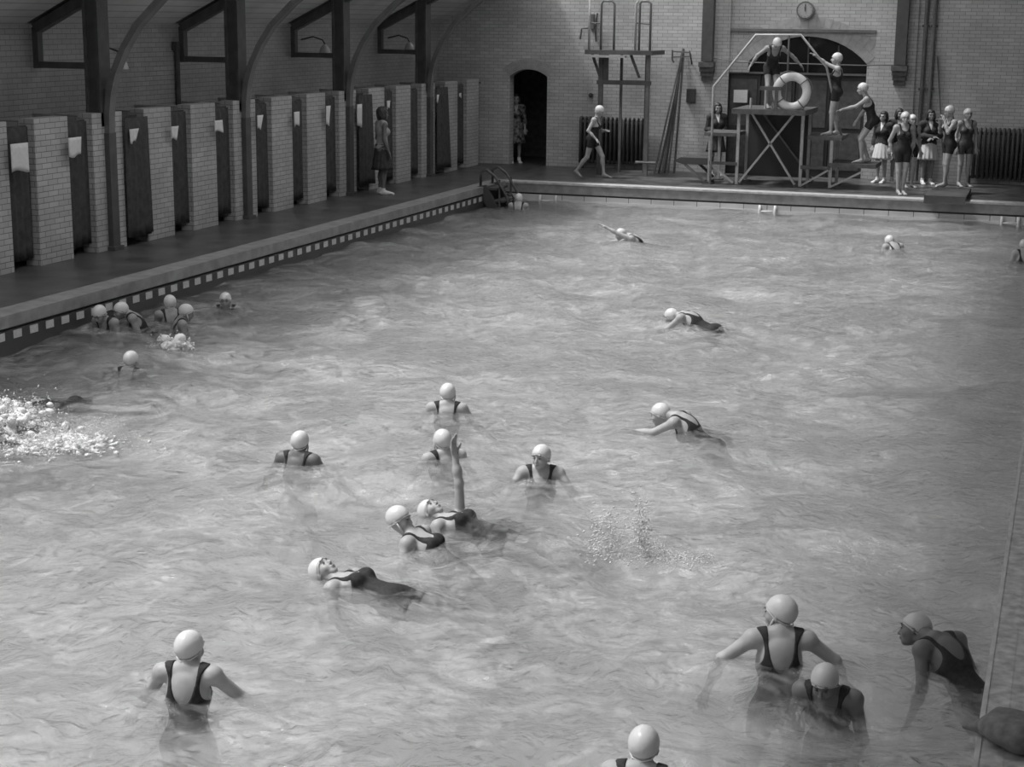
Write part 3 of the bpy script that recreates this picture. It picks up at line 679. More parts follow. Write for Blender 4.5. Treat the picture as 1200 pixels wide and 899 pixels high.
    # headgear
    if cap:
        n_ = HR@unit((0, -.5, .86))
        def capmod(D, G):
            D = D-.011*sh
            d = ((G-H(0, 0, 0))@n_); return smax(D, -(d+.016*sh), .006)
        cprims = [('e', H(0, -.014, .006), (.077*sh, .094*sh, .09*sh), HR, .006), ('e', H(0, .015, -.03), (.062*sh, .062*sh, .075*sh), HR, .006)]
        bs = [bb(p) for p in cprims]; lo = np.min([x[0] for x in bs], 0)-.03; hi = np.max([x[1] for x in bs], 0)+.03
        V, F = sdf_parts(cprims, fine*1.1, .006*sh, capmod, lo, hi)
        co = np_obj('swim_cap', V, F, M[cap], E_)
        tb = MB(); tb.tube([tuple(H(.0, .095, .03)), tuple(H(.06, .06, .012)), tuple(H(.084, -.01, -.035)), tuple(H(.055, -.066, -.068)), tuple(H(0, -.094, -.08)), tuple(H(-.055, -.066, -.068)), tuple(H(-.084, -.01, -.035)), tuple(H(-.06, .06, .012))], .005*sh, 6, True)
        tb.build('rim', M[cap], co, True)
        if strap:
            MB().tube([tuple(H(.083, .0, -.04)), tuple(H(.068, .03, -.09)), tuple(H(.035, .045, -.125)), tuple(H(0, .05, -.133)), tuple(H(-.035, .045, -.125)), tuple(H(-.068, .03, -.09)), tuple(H(-.083, .0, -.04))], .0075*sh, 6).build('chin_strap', M[cap], co, True)
    if hairstyle:
        hp = [('e', H(0, -.018, .012), (.089*sh, .106*sh, .105*sh), HR), ('e', H(0, -.045, -.06), (.092*sh, .065*sh, .085*sh), HR), ('e', H(-.075, -.01, -.05), (.028*sh, .045*sh, .07*sh), HR), ('e', H(.075, -.01, -.05), (.028*sh, .045*sh, .07*sh), HR)]
        def hm_(D, G):
            L = (G-hea)@HR/sh; wave = .004*np.sin(L[..., 0]*90+L[..., 2]*60)*np.cos(L[..., 1]*80)
            D = D-.004+wave*sh
            cut = np.maximum(np.maximum(.035-L[..., 1], L[..., 2]-.05), np.abs(L[..., 0])-.066)
            return smax(D, -cut*sh, .012)
        V, F = sdf_parts(hp, fine*1.1, .02*sh, hm_); np_obj('hair', V, F, M['hair'], E_)
    # costume
    def frame(G, c, Rm): return (G-c)@Rm
    if outfit == 'suit':
        sp = torso+thigh+neckp[1:]
        def sm(D, G):
            D = D-.0075
            L = frame(G, nec, RT); P_ = frame(G, pel, RP)
            front = L[..., 1] > 0
            dep = np.where(front, scoopf, scoopb)*s
            sc_ = (np.sqrt((L[..., 0]/(.078*s))**2+(np.minimum(L[..., 2], 99)/dep)**2)-1)*.078*s
            sc_ = np.where(L[..., 2] > 0, np.abs(L[..., 0])-.078*s, sc_)
            D = smax(D, -sc_, .004)
            for q in 'LR':
                A = frame(G, g['sh'+q], RT); a = np.sqrt((A[..., 0]/(.062*s))**2+((A[..., 2]+.045*s)/(.115*s))**2)-1
                side_ = -1 if q == 'L' else 1
                a = np.where(A[..., 0]*side_ > 0, np.minimum(a, np.abs(A[..., 2]+.045*s)/(.115*s)-1), a)
                D = smax(D, -a*.062*s, .004)
            for q in 'LR':       # leg openings: straight short legs
                hj = g['hi'+q]; ax_ = unit(g['kn'+q]-hj); D = smax(D, np.where(((G-pel)@latp)*(-1 if q == 'L' else 1) > 0, (G-hj)@ax_-(.83-legcut)*s, -1), .004)
            return np.maximum(D, (L[..., 2]-.07*s))
        bs = [bb(p) for p in torso+thigh]; lo = np.min([x[0] for x in bs], 0)-.03; hi = np.max([x[1] for x in bs], 0)+.03
        V, F = sdf_parts(sp, vox*.75, .025*s, sm, lo, hi); np_obj('swimsuit', V, F, M[suitm], E_)
    if outfit in ('blazer', 'dress', 'top'):
        sleeves = arms if outfit != 'top' else []
        jp = torso[:4]+torso[4:]+sleeves+neckp[1:]
        off = .022 if outfit == 'blazer' else .012
        def jm(D, G):
            D = D-off*s
            L = frame(G, nec, RT); hem = pel[2]-.02*s
            D = np.maximum(D, hem-G[..., 2])
            v_ = np.where(L[..., 1] > .02*s, np.maximum(np.abs(L[..., 0])-(.05*s+.28*np.minimum(L[..., 2], 0)), -.2*s-L[..., 2]), 1)
            D = smax(D, -v_, .004)
            D = np.maximum(D, L[..., 2]-.045*s)
            for q in 'LR':
                w_ = g['wr'+q]; ax_ = unit(w_-g['el'+q]); near = np.linalg.norm(G-w_, axis=-1) < .14*s
                lim = .0 if outfit == 'blazer' else -.12*s
                D = np.where(near | (outfit != 'blazer'), np.where(np.linalg.norm(G-w_, axis=-1) < .3*s, np.maximum(D, np.where(np.abs((G-che)@lat) > .12*s, (G-w_)@ax_-lim, -1)), D), D)
            return D
        V, F = sdf_parts(jp, vox*.8, .025*s, jm); np_obj('blazer' if outfit == 'blazer' else 'blouse', V, F, M['blazer' if outfit == 'blazer' else ('dress' if outfit == 'dress' else 'grey_cloth')], E_)
        if outfit == 'blazer':
            V, F = sdf_parts(torso+neckp[1:], vox*.8, .025*s, lambda D, G: np.maximum(np.maximum(D-.011*s, frame(G, nec, RT)[..., 2]-.03*s), -(G[..., 2]-che[2]+.05*s))); np_obj('blouse', V, F, M['white_cloth'], E_)
        # pleated skirt
        zt, zb = pel[2]+.06*s, (pel[2]-.33*s if outfit == 'blazer' else pel[2]-.4*s); n = 64; v = []; f = []
        for j in range(9):
            t_ = j/8; zz = zt*(1-t_)+zb*t_
            for i in range(n):
                a = 2*PI*i/n; pl = 1+.06*t_*math.cos(14*a); rx_, ry_ = (.15+.07*t_)*s*pl, (.115+.075*t_)*s*pl
                v.append((pel[0]+rx_*math.cos(a), pel[1]+ry_*math.sin(a), zz))
        for j in range(8):
            for i in range(n): f.append((j*n+i, (j+1)*n+i, (j+1)*n+(i+1) % n, j*n+(i+1) % n))
        nn = len(v); v += [(x*.96, y*.96, z_) for x, y, z_ in v]; f += [tuple(reversed([q+nn for q in ff])) for ff in f]
        f += [(8*n+i, nn+8*n+i, nn+8*n+(i+1) % n, 8*n+(i+1) % n) for i in range(n)]+[(i, (i+1) % n, nn+(i+1) % n, nn+i) for i in range(n)]
        mesh_obj('skirt', v, f, M['dress'] if outfit == 'dress' else (M['blazer'] if outfit == 'top' else M[skirtm]), E_, True)
        sp2 = [p for p in legsp if True]
        V, F = sdf_parts(sp2, vox*.8, .02*s, lambda D, G: np.maximum(D-.008*s, G[..., 2]-.13*s)); np_obj('shoes', V, F, M['white_cloth'], E_)
    E_.rotation_euler = (Matrix.Rotation(-ang, 4, 'Z') @ Matrix.Rotation(tilt[0], 4, 'X') @ Matrix.Rotation(tilt[1], 4, 'Y')).to_euler()
    if at is not None:          # put the head centre at a world point
        Rw = np.array(E_.rotation_euler.to_matrix()); E_.location = np.array(at)-Rw@hea
    else: E_.location = loc
    return E_
#PART3
# ------------------------------------------------------------------ people on the deck
def comp(p): return R_(p)+YAW          # heading given relative to the view axis (0 = away from the camera, 90 = picture right)
M['skin_shade'] = mat('shaded_skin', .16, .5, .4)  # skin with shade painted into its tone, for figures in dim places
M['dress'] = mat('floral_dress', .13, .85, .2, .95, 16)
def foot_at(px, py, z=0): return tuple(on_z(px, py, z))
def stand(px, Y, z=0):
    P = on_y(px, 205, Y); return (P[0], Y, z)
GB = 'bathers waiting on the far deck'
FV, FF = .014, .0075
person('girl in a dark one-piece and white cap striding right past the radiator', foot_at(694, 208), comp(115),
       dict(chest=(0, .05, 1.11), neck=(0, .075, 1.29), head=(0, .15, 1.45), hpitch=R_(-28), hyaw=R_(-10), shL=(-.15, .06, 1.25), shR=(.15, .07, 1.25),
            elL=(-.2, .1, 1.0), wrL=(-.1, .24, 1.02), elR=(.24, -.02, 1.02), wrR=(.2, .16, .84), hiL=(-.08, 0, .82), hiR=(.08, 0, .82),
            knL=(-.07, .2, .46), anL=(-.07, .24, .09), toL=(-.07, .4, .02), knR=(.08, -.1, .44), anR=(.08, -.34, .14), toR=(.09, -.24, .03)), 1.56, vox=FV, fine=FF)
person('woman in a pale floral dress standing in the dark doorway', (on_y(604, 190, 36.15)[0], 36.15, 0), comp(175), dict(), 1.6, outfit='dress', cap=None, hairstyle='bob', vox=FV, fine=FF, skin='skin_dark')
person('dark-haired girl in a dark blazer standing left behind the diving stage', (on_y(838, 200, 35.0)[0], 35.0, 0), comp(170), dict(wrL=(-.1, .18, .98), wrR=(.1, .18, .98)), 1.58, outfit='blazer', skirtm='blazer', cap=None, hairstyle='bob', vox=FV, fine=FF, skin='skin_dark')
person('diver in a white cap bending forward with arms spread on top of the stage', (-5.88, 33.25, 1.565), comp(178),
       dict(pelvis=(0, -.12, .82), chest=(0, .06, 1.05), neck=(0, .2, 1.2), head=(0, .36, 1.28), hpitch=R_(-50), shL=(-.155, .16, 1.18), shR=(.155, .16, 1.18),
            elL=(-.34, .18, 1.04), wrL=(-.5, .2, .88), elR=(.34, .14, 1.04), wrR=(.46, .16, .86), hiL=(-.08, -.12, .8), hiR=(.08, -.12, .8), knL=(-.09, .06, .44), knR=(.09, .06, .44), anL=(-.06, -.05, .075), anR=(.06, -.05, .075), toL=(-.07, .1, .02), toR=(.07, .1, .02)), 1.62, vox=FV, fine=FF, skin='skin_dark')
person('bather in a white cap standing on the side platform holding the sloping rail', (-4.62, 33.45, 1.055), comp(-80),
       dict(elL=(-.1, .2, 1.36), wrL=(-.08, .4, 1.5), elR=(.22, -.04, 1.02), wrR=(.2, .02, .79), anL=(-.07, .06, .075), toL=(-.08, .22, .02), anR=(.07, -.06, .075), toR=(.08, .1, .02), knL=(-.07, .06, .45), knR=(.07, 0, .45), curl=.25), 1.66, vox=.012, fine=FF)
person('bather bending at the stage foot, one hand on her knee and one arm out', (-3.97, 33.45, .52), comp(-75),
       dict(pelvis=(0, -.1, .86), chest=(0, -.02, 1.12), neck=(0, .05, 1.3), head=(0, .13, 1.47), hpitch=R_(-10), shL=(-.15, .03, 1.26), shR=(.15, .03, 1.26), elL=(-.16, .22, 1.12), wrL=(-.14, .46, 1.06),
            elR=(.22, .08, 1.03), wrR=(.14, .2, .85), hiL=(-.08, -.1, .84), hiR=(.08, -.1, .84), knL=(-.08, .1, .47), anL=(-.07, .06, .08), toL=(-.08, .22, .02), knR=(.1, .12, .5), anR=(.1, -.06, .08), toR=(.11, .1, .02), curl=.2), 1.62, vox=.012, fine=FF)
person('dark-haired girl in blazer and white skirt half hidden behind the bending bather', stand(1032, 34.95), comp(-140), dict(), 1.5, outfit='blazer', cap=None, hairstyle='bob', vox=FV, fine=FF, group='girls in blazers')
person('dark-haired girl in an open blazer standing behind the front bather', stand(1050, 35.1), comp(-175), dict(hyaw=R_(-15)), 1.56, outfit='blazer', cap=None, hairstyle='bob', vox=FV, fine=FF, group='girls in blazers', skin='skin_dark')
person('capped bather almost hidden behind the front bather, only cap and legs showing', stand(1065, 34.2), comp(170), dict(), 1.5, vox=FV, fine=FF)
person('bather in dark one-piece at the pool edge facing the camera, hands behind her', foot_at(1055, 228), comp(176),
       dict(elL=(-.24, -.1, 1.02), elR=(.24, -.1, 1.02), wrL=(-.19, -.08, .8), wrR=(.19, -.08, .8), hpitch=R_(-5), hyaw=R_(8), knL=(-.06, .0, .45), knR=(.06, 0, .45), anL=(-.045, -.02, .075), anR=(.045, -.02, .075), toL=(-.05, .15, .02), toR=(.05, .15, .02)), 1.63, vox=.011, fine=.0065, scoopf=.11, legcut=.62)
person('dark-haired girl in a blazer and white skirt with arms folded at her waist', stand(1086, 35.05), comp(178),
       dict(elL=(-.24, -.02, 1.03), elR=(.24, -.02, 1.03), wrL=(.0, .2, .99), wrR=(-.02, .21, 1.02)), 1.56, outfit='blazer', cap=None, hairstyle='bob', vox=FV, fine=FF, group='girls in blazers', skin='skin_dark')
person('bather in a white cap facing left with one hand raised to her chin', tuple(on_z(1109, 219, .12)), comp(-100),
       dict(hpitch=R_(-15), head=(0, .05, 1.49), elL=(-.2, .14, 1.08), wrL=(-.08, .17, 1.3), elR=(.2, .12, 1.06), wrR=(.06, .2, 1.24), knL=(-.07, .06, .45), anL=(-.07, .08, .075), toL=(-.08, .24, .02)), 1.6, vox=.012, fine=FF)
person('tallest bather at the right in a grey one-piece, standing beside the radiator', stand(1129, 34.9), comp(170), dict(hyaw=R_(5), elL=(-.22, -.03, 1.03)), 1.62, suitm='suit_grey', vox=.012, fine=FF, skin='skin')
person('bare-armed woman with dark hair and a pale towel over her front on the left deck', (-12.35, 28.45, 0), comp(65),
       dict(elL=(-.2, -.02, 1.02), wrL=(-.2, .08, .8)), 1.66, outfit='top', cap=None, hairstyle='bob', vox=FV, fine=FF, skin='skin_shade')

# ------------------------------------------------------------------ swimmers: px, py of the cap, height of the head over the water, heading, lean
TREAD = dict(head=(0, .035, 1.432), elL=(-.3, .08, 1.09), wrL=(-.42, .24, .97), elR=(.3, .08, 1.09), wrR=(.42, .24, .97), knL=(-.12, .16, .5), knR=(.12, .2, .52), anL=(-.14, -.08, .2), anR=(.14, -.02, .22), toL=(-.15, .02, .07), toR=(.15, .08, .09), palm={'L': (0, 0, -1), 'R': (0, 0, -1)})
PRONE = dict(head=(0, .09, 1.47), elL=(-.2, .2, 1.36), wrL=(-.16, .36, 1.52), elR=(.22, .2, 1.34), wrR=(.18, .36, 1.5), toL=(-.09, .05, -.06), toR=(.09, .05, -.06), curl=.1, palm={'L': (0, 1, 0), 'R': (0, 1, 0)})
COMP = dict(TREAD); COMP.update(elL=(-.22, .08, 1.03), wrL=(-.16, .26, .95), elR=(.22, .08, 1.03), wrR=(.16, .26, .95))
BACKF = dict(elL=(-.27, -.14, 1.16), wrL=(-.36, -.2, .94), elR=(.27, -.14, 1.16), wrR=(.36, -.2, .94), toL=(-.09, .06, -.05), toR=(.09, .06, -.05), curl=.2)
SW = []
GSW = None
def swim(label, px, py, zc, pa, base, tilt=0, vox=.01, fine=.0055, **k):
    extra = dict(base); extra['hs'] = .93; extra.update(k.pop('p', {}))
    P = on_z(px, py, WZ+zc); SW.append((P[0], P[1]))
    return person(label, None, comp(pa), extra, k.pop('height', 1.5), (R_(tilt), 0, 0), at=P, vox=vox, fine=fine, strap=k.pop('strap', False), **k)
swim('swimmer at the lower left seen from behind, dark suit straps on a pale back', 223, 757, .25, 8, TREAD, -6, .009, .005, scoopb=.2, p=dict(hyaw=R_(20), elL=(-.3, .12, 1.07), wrL=(-.42, .26, .94), elR=(.32, .1, 1.1), wrR=(.44, .24, .98)))
swim('swimmer at the bottom edge of the view showing only white cap and neck', 755, 871, .24, 15, TREAD, -8, .009, .005)
swim('broad-backed swimmer in a white cap at the lower right, elbows out, looking left', 914, 716, .32, 2, TREAD, -6, .008, .005, strap=True, height=1.6, scoopb=.21,
     p=dict(hyaw=R_(-55), elL=(-.33, .02, 1.14), wrL=(-.4, .12, .93), elR=(.33, .04, 1.14), wrR=(.42, .2, .96), curl=.5))
swim('swimmer in a grey-looking cap facing the camera between two others at the lower right', 966, 798, .14, -155, COMP, -24, .009, .005, skin='skin_shade', cap='cap_shade', p=dict(hpitch=R_(0)))
swim('swimmer nearest the right-hand pool edge in a grey-looking cap, face turned left', 1072, 736, .17, -32, PRONE, -52, .009, .005, skin='skin_shade', cap='cap_shade', p=dict(hpitch=R_(38), hyaw=R_(-40), elL=(-.22, .1, 1.08), wrL=(-.2, .32, 1.02), elR=(.22, .1, 1.08), wrR=(.2, .32, 1.02)))
swim('swimmer floating on her back, face up, dark suit stretched toward the lower middle', 377, 668, .05, 118, BACKF, 81, .009, .005, p=dict(hpitch=R_(-12)))
swim('back-floating swimmer raising one straight arm upright in the middle group', 503, 598, .04, 122, BACKF, 80, .009, .005, p=dict(hpitch=R_(-8), elL=(-.17, .26, 1.34), wrL=(-.18, .48, 1.43), curl=.3))
swim('swimmer in profile facing right, white chin strap, left of the raised arm', 468, 607, .11, 112, BACKF, 52, .009, .005, strap=True, p=dict(hpitch=R_(-46), hyaw=R_(-15)))
swim('swimmer treading water just behind the raised arm with a tied cap', 518, 515, .17, -25, TREAD, -4, .01, .0055, strap=True)
swim('swimmer seen from behind at the top of the middle group', 525, 460, .18, 5, TREAD, -8, .01, .0055, strap=True, scoopb=.24)
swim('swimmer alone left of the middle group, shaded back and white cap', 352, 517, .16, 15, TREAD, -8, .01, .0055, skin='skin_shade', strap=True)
swim('swimmer facing the camera with dark suit straps right of the raised arm', 634, 534, .17, -178, TREAD, 8, .01, .0055, p=dict(hyaw=R_(28), hpitch=R_(-6)))
swim('swimmer at the centre right facing away to the left, body trailing right', 773, 484, .14, -62, PRONE, -52, .01, .006, p=dict(hpitch=R_(36), hyaw=R_(-10)))
swim('prone swimmer with dark suit at the surface, farther out right of centre', 786, 370, .10, -58, PRONE, -66, .011, .0065, p=dict(hpitch=R_(54)))
swim('distant swimmer reaching left near the far end of the pool', 727, 274, .12, -85, PRONE, -46, .013, .0075, p=dict(hpitch=R_(32), elL=(-.14, .1, 1.5), wrL=(-.1, .18, 1.74)))
swim('distant swimmer below the waiting bathers, only the cap above water', 1042, 282, .11, -20, COMP, -40, .013, .0075, p=dict(hpitch=R_(30)))
swim('swimmer cut off by the right edge of the picture near the far end', 1200, 287, .2, 5, COMP, -15, .012, .0075)
swim('swimmer in the far left corner seen from behind beside the steps', 608, 232, .22, 8, COMP, -6, .013, .0075)
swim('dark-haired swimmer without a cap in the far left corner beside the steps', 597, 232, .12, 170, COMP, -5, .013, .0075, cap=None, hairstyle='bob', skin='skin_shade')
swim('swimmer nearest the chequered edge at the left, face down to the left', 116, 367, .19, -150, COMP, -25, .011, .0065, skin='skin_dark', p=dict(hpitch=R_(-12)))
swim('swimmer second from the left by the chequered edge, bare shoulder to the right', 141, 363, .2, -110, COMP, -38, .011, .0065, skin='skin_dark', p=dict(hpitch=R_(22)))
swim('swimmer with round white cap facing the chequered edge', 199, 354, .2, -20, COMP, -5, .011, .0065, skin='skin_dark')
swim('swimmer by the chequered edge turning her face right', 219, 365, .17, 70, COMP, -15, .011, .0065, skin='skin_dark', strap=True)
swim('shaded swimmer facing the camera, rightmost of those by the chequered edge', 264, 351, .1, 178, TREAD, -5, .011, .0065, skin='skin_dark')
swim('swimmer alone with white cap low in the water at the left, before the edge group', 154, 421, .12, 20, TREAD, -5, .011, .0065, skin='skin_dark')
swim('swimmer in the foam at the left picture edge, only a dark patch of suit showing', 14, 489, -.19, -98, PRONE, -88, .011, .0065)

# ------------------------------------------------------------------ water
nx_, ny_ = 219, 690
gx = np.linspace(XL-.01, XR+.01, nx_); gy = np.linspace(YN-.01, YF+.01, ny_)
GX, GY = np.meshgrid(gx, gy, indexing='ij')
Zw = np.zeros_like(GX)
r2 = np.random.default_rng(11)
wx = GX+.35*np.sin(GY*.7+GX*.3)+.2*np.sin(GY*1.7-.8*GX+2); wy = GY+.4*np.sin(GX*.9+.2*GY)+.2*np.sin(GX*2.1+GY*.6+1)
for i in range(34):
    lam = .35*(3.2/.35)**r2.random(); a = r2.random()*2*PI; k_ = 2*PI/lam
    slope_ = .030 if lam > .8 else .028
    ph = k_*(wx*math.cos(a)+wy*math.sin(a))+r2.random()*6.28
    Zw += slope_/k_*np.sin(ph)*(1+.5*np.sin(wx*r2.random()+wy*r2.random()+r2.random()*6))
for (sx, sy) in SW:
    d = np.hypot(GX-sx, GY-sy); Zw += .010*np.sin((d-.3)*2*PI/.34)*np.exp(-np.maximum(d-.25, 0)/.55)
Zw += WZ
nv = nx_*ny_; idx = np.arange(nv).reshape(nx_, ny_)
top = np.stack([GX, GY, Zw], -1).reshape(-1, 3)
F = np.stack([idx[:-1, :-1], idx[1:, :-1], idx[1:, 1:], idx[:-1, 1:]], -1).reshape(-1, 4)
per = np.concatenate([idx[:, 0], idx[-1, 1:], idx[-2::-1, -1], idx[0, -2:0:-1]]); m_ = len(per)
bot = top[per].copy(); bot[:, 2] = -1.61
V = np.concatenate([top, bot, [[(XL+XR)/2, (YN+YF)/2, -1.61]]]); bi = nv+np.arange(m_)
side = np.stack([per, bi, np.roll(bi, -1), np.roll(per, -1)], -1); botf = np.stack([np.full(m_, nv+m_), np.roll(bi, -1), bi, bi], -1)
me = bpy.data.meshes.new('pool_water')
faces = [tuple(map(int, q)) for q in F]+[tuple(map(int, q)) for q in side]+[(int(a), int(b_), int(c)) for a, b_, c, _ in botf]
me.from_pydata(V.tolist(), [], faces); me.polygons.foreach_set('use_smooth', [True]*len(F)+[False]*(2*m_)); me.update()
wm = bpy.data.materials.new('pool_water'); wm.use_nodes = True; nt = wm.node_tree; nt.nodes.clear(); L = nt.links; N_ = nt.nodes.new
out = N_('ShaderNodeOutputMaterial'); tc = N_('ShaderNodeNewGeometry')
mp = N_('ShaderNodeMapping'); mp.inputs['Scale'].default_value = (1, 1.0, 1); L.new(tc.outputs['Position'], mp.inputs['Vector'])
n1 = N_('ShaderNodeTexNoise'); n1.inputs['Scale'].default_value = 6.5; n1.inputs['Detail'].default_value = 7; n1.inputs['Distortion'].default_value = 1.6; L.new(mp.outputs[0], n1.inputs['Vector'])
bp = N_('ShaderNodeBump'); bp.inputs['Strength'].default_value = .95; bp.inputs['Distance'].default_value = .05; L.new(n1.outputs['Fac'], bp.inputs['Height'])
fr = N_('ShaderNodeFresnel'); fr.inputs['IOR'].default_value = 1.33; L.new(bp.outputs[0], fr.inputs['Normal'])
gl = N_('ShaderNodeBsdfGlossy'); gl.inputs['Roughness'].default_value = .08; L.new(bp.outputs[0], gl.inputs['Normal'])
tr0 = N_('ShaderNodeBsdfTransparent'); rf = N_('ShaderNodeBsdfRefraction'); rf.inputs['IOR'].default_value = 1.33; rf.inputs['Roughness'].default_value = .0; L.new(bp.outputs[0], rf.inputs['Normal'])
tr = N_('ShaderNodeMixShader'); tr.inputs[0].default_value = .5; L.new(tr0.outputs[0], tr.inputs[1]); L.new(rf.outputs[0], tr.inputs[2])
df = N_('ShaderNodeBsdfDiffuse'); df.inputs[0].default_value = (.8, .8, .8, 1); L.new(bp.outputs[0], df.inputs['Normal'])
# milky, bubbly streaks
n2 = N_('ShaderNodeTexNoise'); n2.inputs['Scale'].default_value = 2.2; n2.inputs['Detail'].default_value = 8; n2.inputs['Roughness'].default_value = .62; n2.inputs['Distortion'].default_value = 2.2; L.new(mp.outputs[0], n2.inputs['Vector'])
mr = N_('ShaderNodeMapRange'); mr.inputs['From Min'].default_value = .44; mr.inputs['From Max'].default_value = .66; mr.inputs['To Min'].default_value = .0; mr.inputs['To Max'].default_value = .40; n3 = N_('ShaderNodeTexNoise'); n3.inputs['Scale'].default_value = .55; n3.inputs['Detail'].default_value = 4; n3.inputs['Distortion'].default_value = 1.5; L.new(mp.outputs[0], n3.inputs['Vector'])
ad = N_('ShaderNodeMix'); ad.data_type = 'FLOAT'; ad.inputs['Factor'].default_value = .45; L.new(n2.outputs['Fac'], ad.inputs['A']); L.new(n3.outputs['Fac'], ad.inputs['B']); L.new(ad.outputs['Result'], mr.inputs['Value'])
m1 = N_('ShaderNodeMixShader'); L.new(mr.outputs[0], m1.inputs[0]); L.new(tr.outputs[0], m1.inputs[1]); L.new(df.outputs[0], m1.inputs[2])
m2 = N_('ShaderNodeMixShader'); L.new(fr.outputs[0], m2.inputs[0]); L.new(m1.outputs[0], m2.inputs[1]); L.new(gl.outputs[0], m2.inputs[2]); L.new(m2.outputs[0], out.inputs['Surface'])
vs = N_('ShaderNodeVolumeScatter'); vs.inputs['Color'].default_value = (.9, .9, .9, 1); vs.inputs['Density'].default_value = .75; vs.inputs['Anisotropy'].default_value = .2
L.new(vs.outputs[0], out.inputs['Volume'])
me.materials.append(wm); wo = bpy.data.objects.new('pool_water', me); C.objects.link(wo); tag(wo, 'grey rippled water filling the long swimming pool', 'water', kind='stuff')

# splashes: clouds of droplets
def splash(cx_, cy_, blobs, n, label, seed):
    r = np.random.default_rng(seed); V = []; F = []
    oct_v = np.array([(1, 0, 0), (-1, 0, 0), (0, 1, 0), (0, -1, 0), (0, 0, 1), (0, 0, -1)], float); oct_f = np.array([(0, 2, 4), (2, 1, 4), (1, 3, 4), (3, 0, 4), (2, 0, 5), (1, 2, 5), (3, 1, 5), (0, 3, 5)])
    for i in range(n):
        b_ = blobs[int(r.random()*len(blobs))]; p = np.array(b_[0])+r.normal(size=3)*np.array(b_[1]); p[2] = max(p[2], WZ-.02+r.random()*.02)
        s_ = b_[2]*(.3+.9*r.random()**2); V.append(oct_v*s_*(.7+.6*r.random(3))+p); F.append(oct_f+6*i)
    V = np.concatenate(V); F = np.concatenate(F)
    np_obj('water_splash', V, F, M['foam'], label=label, cat='splash', kind='stuff')
def mound(blobs, n, label, seed, vox=.018):
    r = np.random.default_rng(seed); pr = []
    for i in range(n):
        b_ = blobs[int(r.random()*len(blobs))]; p = np.array(b_[0])+r.normal(size=3)*np.array(b_[1]); p[2] = max(p[2], WZ-.01)
        q = b_[2]*(.5+.9*r.random()); pr.append(('e', p, (q*(1+r.random()), q*(1+r.random()), q*(.5+r.random()))))
    def nz(D, G): return D+.008*np.sin(G[..., 0]*95+3*np.sin(G[..., 2]*60))*np.sin(G[..., 1]*105+2*np.sin(G[..., 0]*50))*np.cos(G[..., 2]*80)
    V, F = sdf_parts(pr, vox, .015, nz); np_obj('water_foam', V, F, M['foam'], label=label, cat='foam', kind='stuff')
A = on_z(8, 508, WZ); B = on_z(62, 512, WZ); D = on_z(120, 505, WZ)
splash(0, 0, [((A[0]-.1, A[1], WZ+.16), (.22, .2, .09), .009), ((A[0]+.1, A[1], WZ+.06), (.2, .16, .08), .009), ((A[0]+.25, A[1]-.2, WZ), (.4, .25, .02), .009), ((B[0]+.1, B[1]-.1, WZ+.02), (.3, .2, .03), .009), ((D[0], D[1], WZ+.02), (.16, .12, .06), .006)], 14000, 'large foamy splash kicked up at the left edge of the picture', 1)
mound([((A[0]-.1, A[1], WZ+.12), (.17, .16, .07), .026), ((A[0]-.05, A[1]-.05, WZ+.02), (.3, .2, .03), .022), ((A[0]+.15, A[1]-.25, WZ-.015), (.45, .25, .008), .014), ((B[0]+.12, B[1]-.05, WZ-.01), (.25, .12, .015), .016)], 1300, 'solid white foam churned up at the left edge of the picture', 21)
A = on_z(712, 646, WZ); B = on_z(750, 650, WZ)
splash(0, 0, [((A[0], A[1], WZ+.1), (.06, .05, .11), .008), ((A[0]-.05, A[1]+.02, WZ+.0), (.22, .14, .02), .008), ((B[0], B[1], WZ+.16), (.04, .03, .13), .008), ((B[0]+.01, B[1], WZ+.04), (.1, .06, .04), .006), ((B[0]+.25, B[1], WZ), (.2, .1, .012), .007)], 4200, 'thin double plume of spray rising right of the middle group', 2)
A = on_z(205, 410, WZ)
splash(0, 0, [((A[0], A[1], WZ+.06), (.09, .08, .05), .016), ((A[0]-.15, A[1], WZ+.02), (.1, .05, .02), .012)], 700, 'small white splash beside the swimmers at the chequered edge', 3)

mound([((A[0], A[1], WZ+.05), (.06, .06, .035), .03)], 50, 'lump of white foam beside the swimmers at the chequered edge', 23, .014)

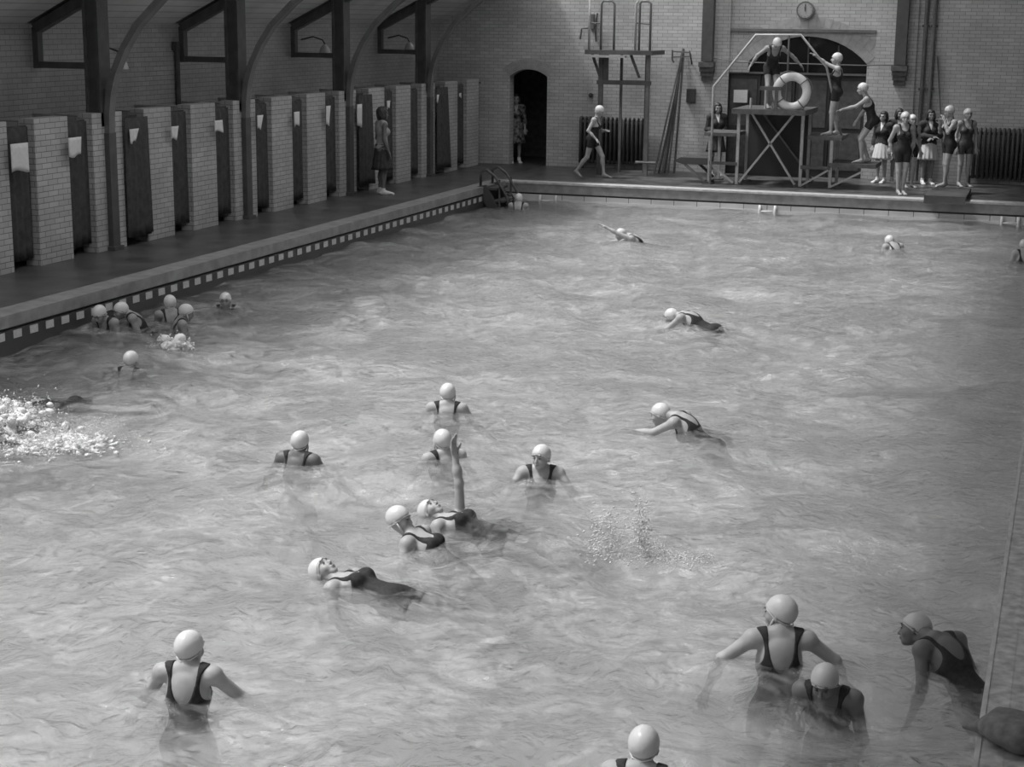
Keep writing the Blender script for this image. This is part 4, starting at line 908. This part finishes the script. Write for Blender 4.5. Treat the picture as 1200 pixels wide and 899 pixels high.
# dark cloth bundle on the near right edge
P = on_z(1182, 872, 0)
V, F = sdf_parts([('e', (0, 0, .075), (.16, .15, .075), None, .04), ('c', (-.08, .0, .06), (-.235, .03, .03), .05, .012, .04), ('c', (.05, -.1, .08), (.2, -.02, .05), .07, .05, .05), ('c', (-.08, .06, .11), (.16, .02, .125), .035, .03, .03)], .008, .03)
o = np_obj('cloth_bundle', V, F, M['bundle'] if 'bundle' in M else mat('dark_bundle', .16, .8, .3, .3, 20, .3, 30), label='dark crumpled cloth bundle lying on the near right pool edge', cat='cloth')
o.location = (P[0]+.02, P[1], .0); o.rotation_euler = (0, 0, R_(-8))

# ------------------------------------------------------------------ light
w = bpy.data.worlds.new('sky'); sc.world = w; w.use_nodes = True
bg = w.node_tree.nodes['Background']; bg.inputs[0].default_value = (1, 1, 1, 1); bg.inputs[1].default_value = 1.6
sun = bpy.data.lights.new('sun', 'SUN'); sun.energy = 4.0; sun.angle = R_(8)
so = bpy.data.objects.new('sun', sun); C.objects.link(so)
so.rotation_euler = Vector((.5, .15, -1)).to_track_quat('-Z', 'Y').to_euler()
po = bpy.data.lights.new('rooflight_portal', 'AREA'); po.shape = 'RECTANGLE'; po.size = SKR-SKL; po.size_y = YW-YB; po.cycles.is_portal = True
p_ = bpy.data.objects.new('rooflight_portal', po); C.objects.link(p_); p_.location = ((SKL+SKR)/2, (YW+YB)/2, 7.9)

cam = bpy.data.cameras.new('camera'); cam.sensor_width = 36; cam.lens = F_PX*36/1200; cam.clip_end = 200
co = bpy.data.objects.new('camera', cam); C.objects.link(co)
Mx = Matrix.Identity(4)
for i in range(3): Mx[i][0], Mx[i][1], Mx[i][2] = AR[i], AU[i], -AF[i]
Mx[0][3], Mx[1][3], Mx[2][3] = 0, 0, CAM_H
co.matrix_world = Mx; sc.camera = co
sc.view_settings.view_transform = 'Standard'; sc.view_settings.look = 'None'; sc.view_settings.gamma = 1; sc.view_settings.exposure = 0.0
sc.cycles.use_denoising = True; sc.cycles.volume_bounces = 2; sc.cycles.max_bounces = 9; sc.cycles.diffuse_bounces = 4; sc.cycles.caustics_reflective = False; sc.cycles.caustics_refractive = True
sc.cycles.transparent_max_bounces = 8
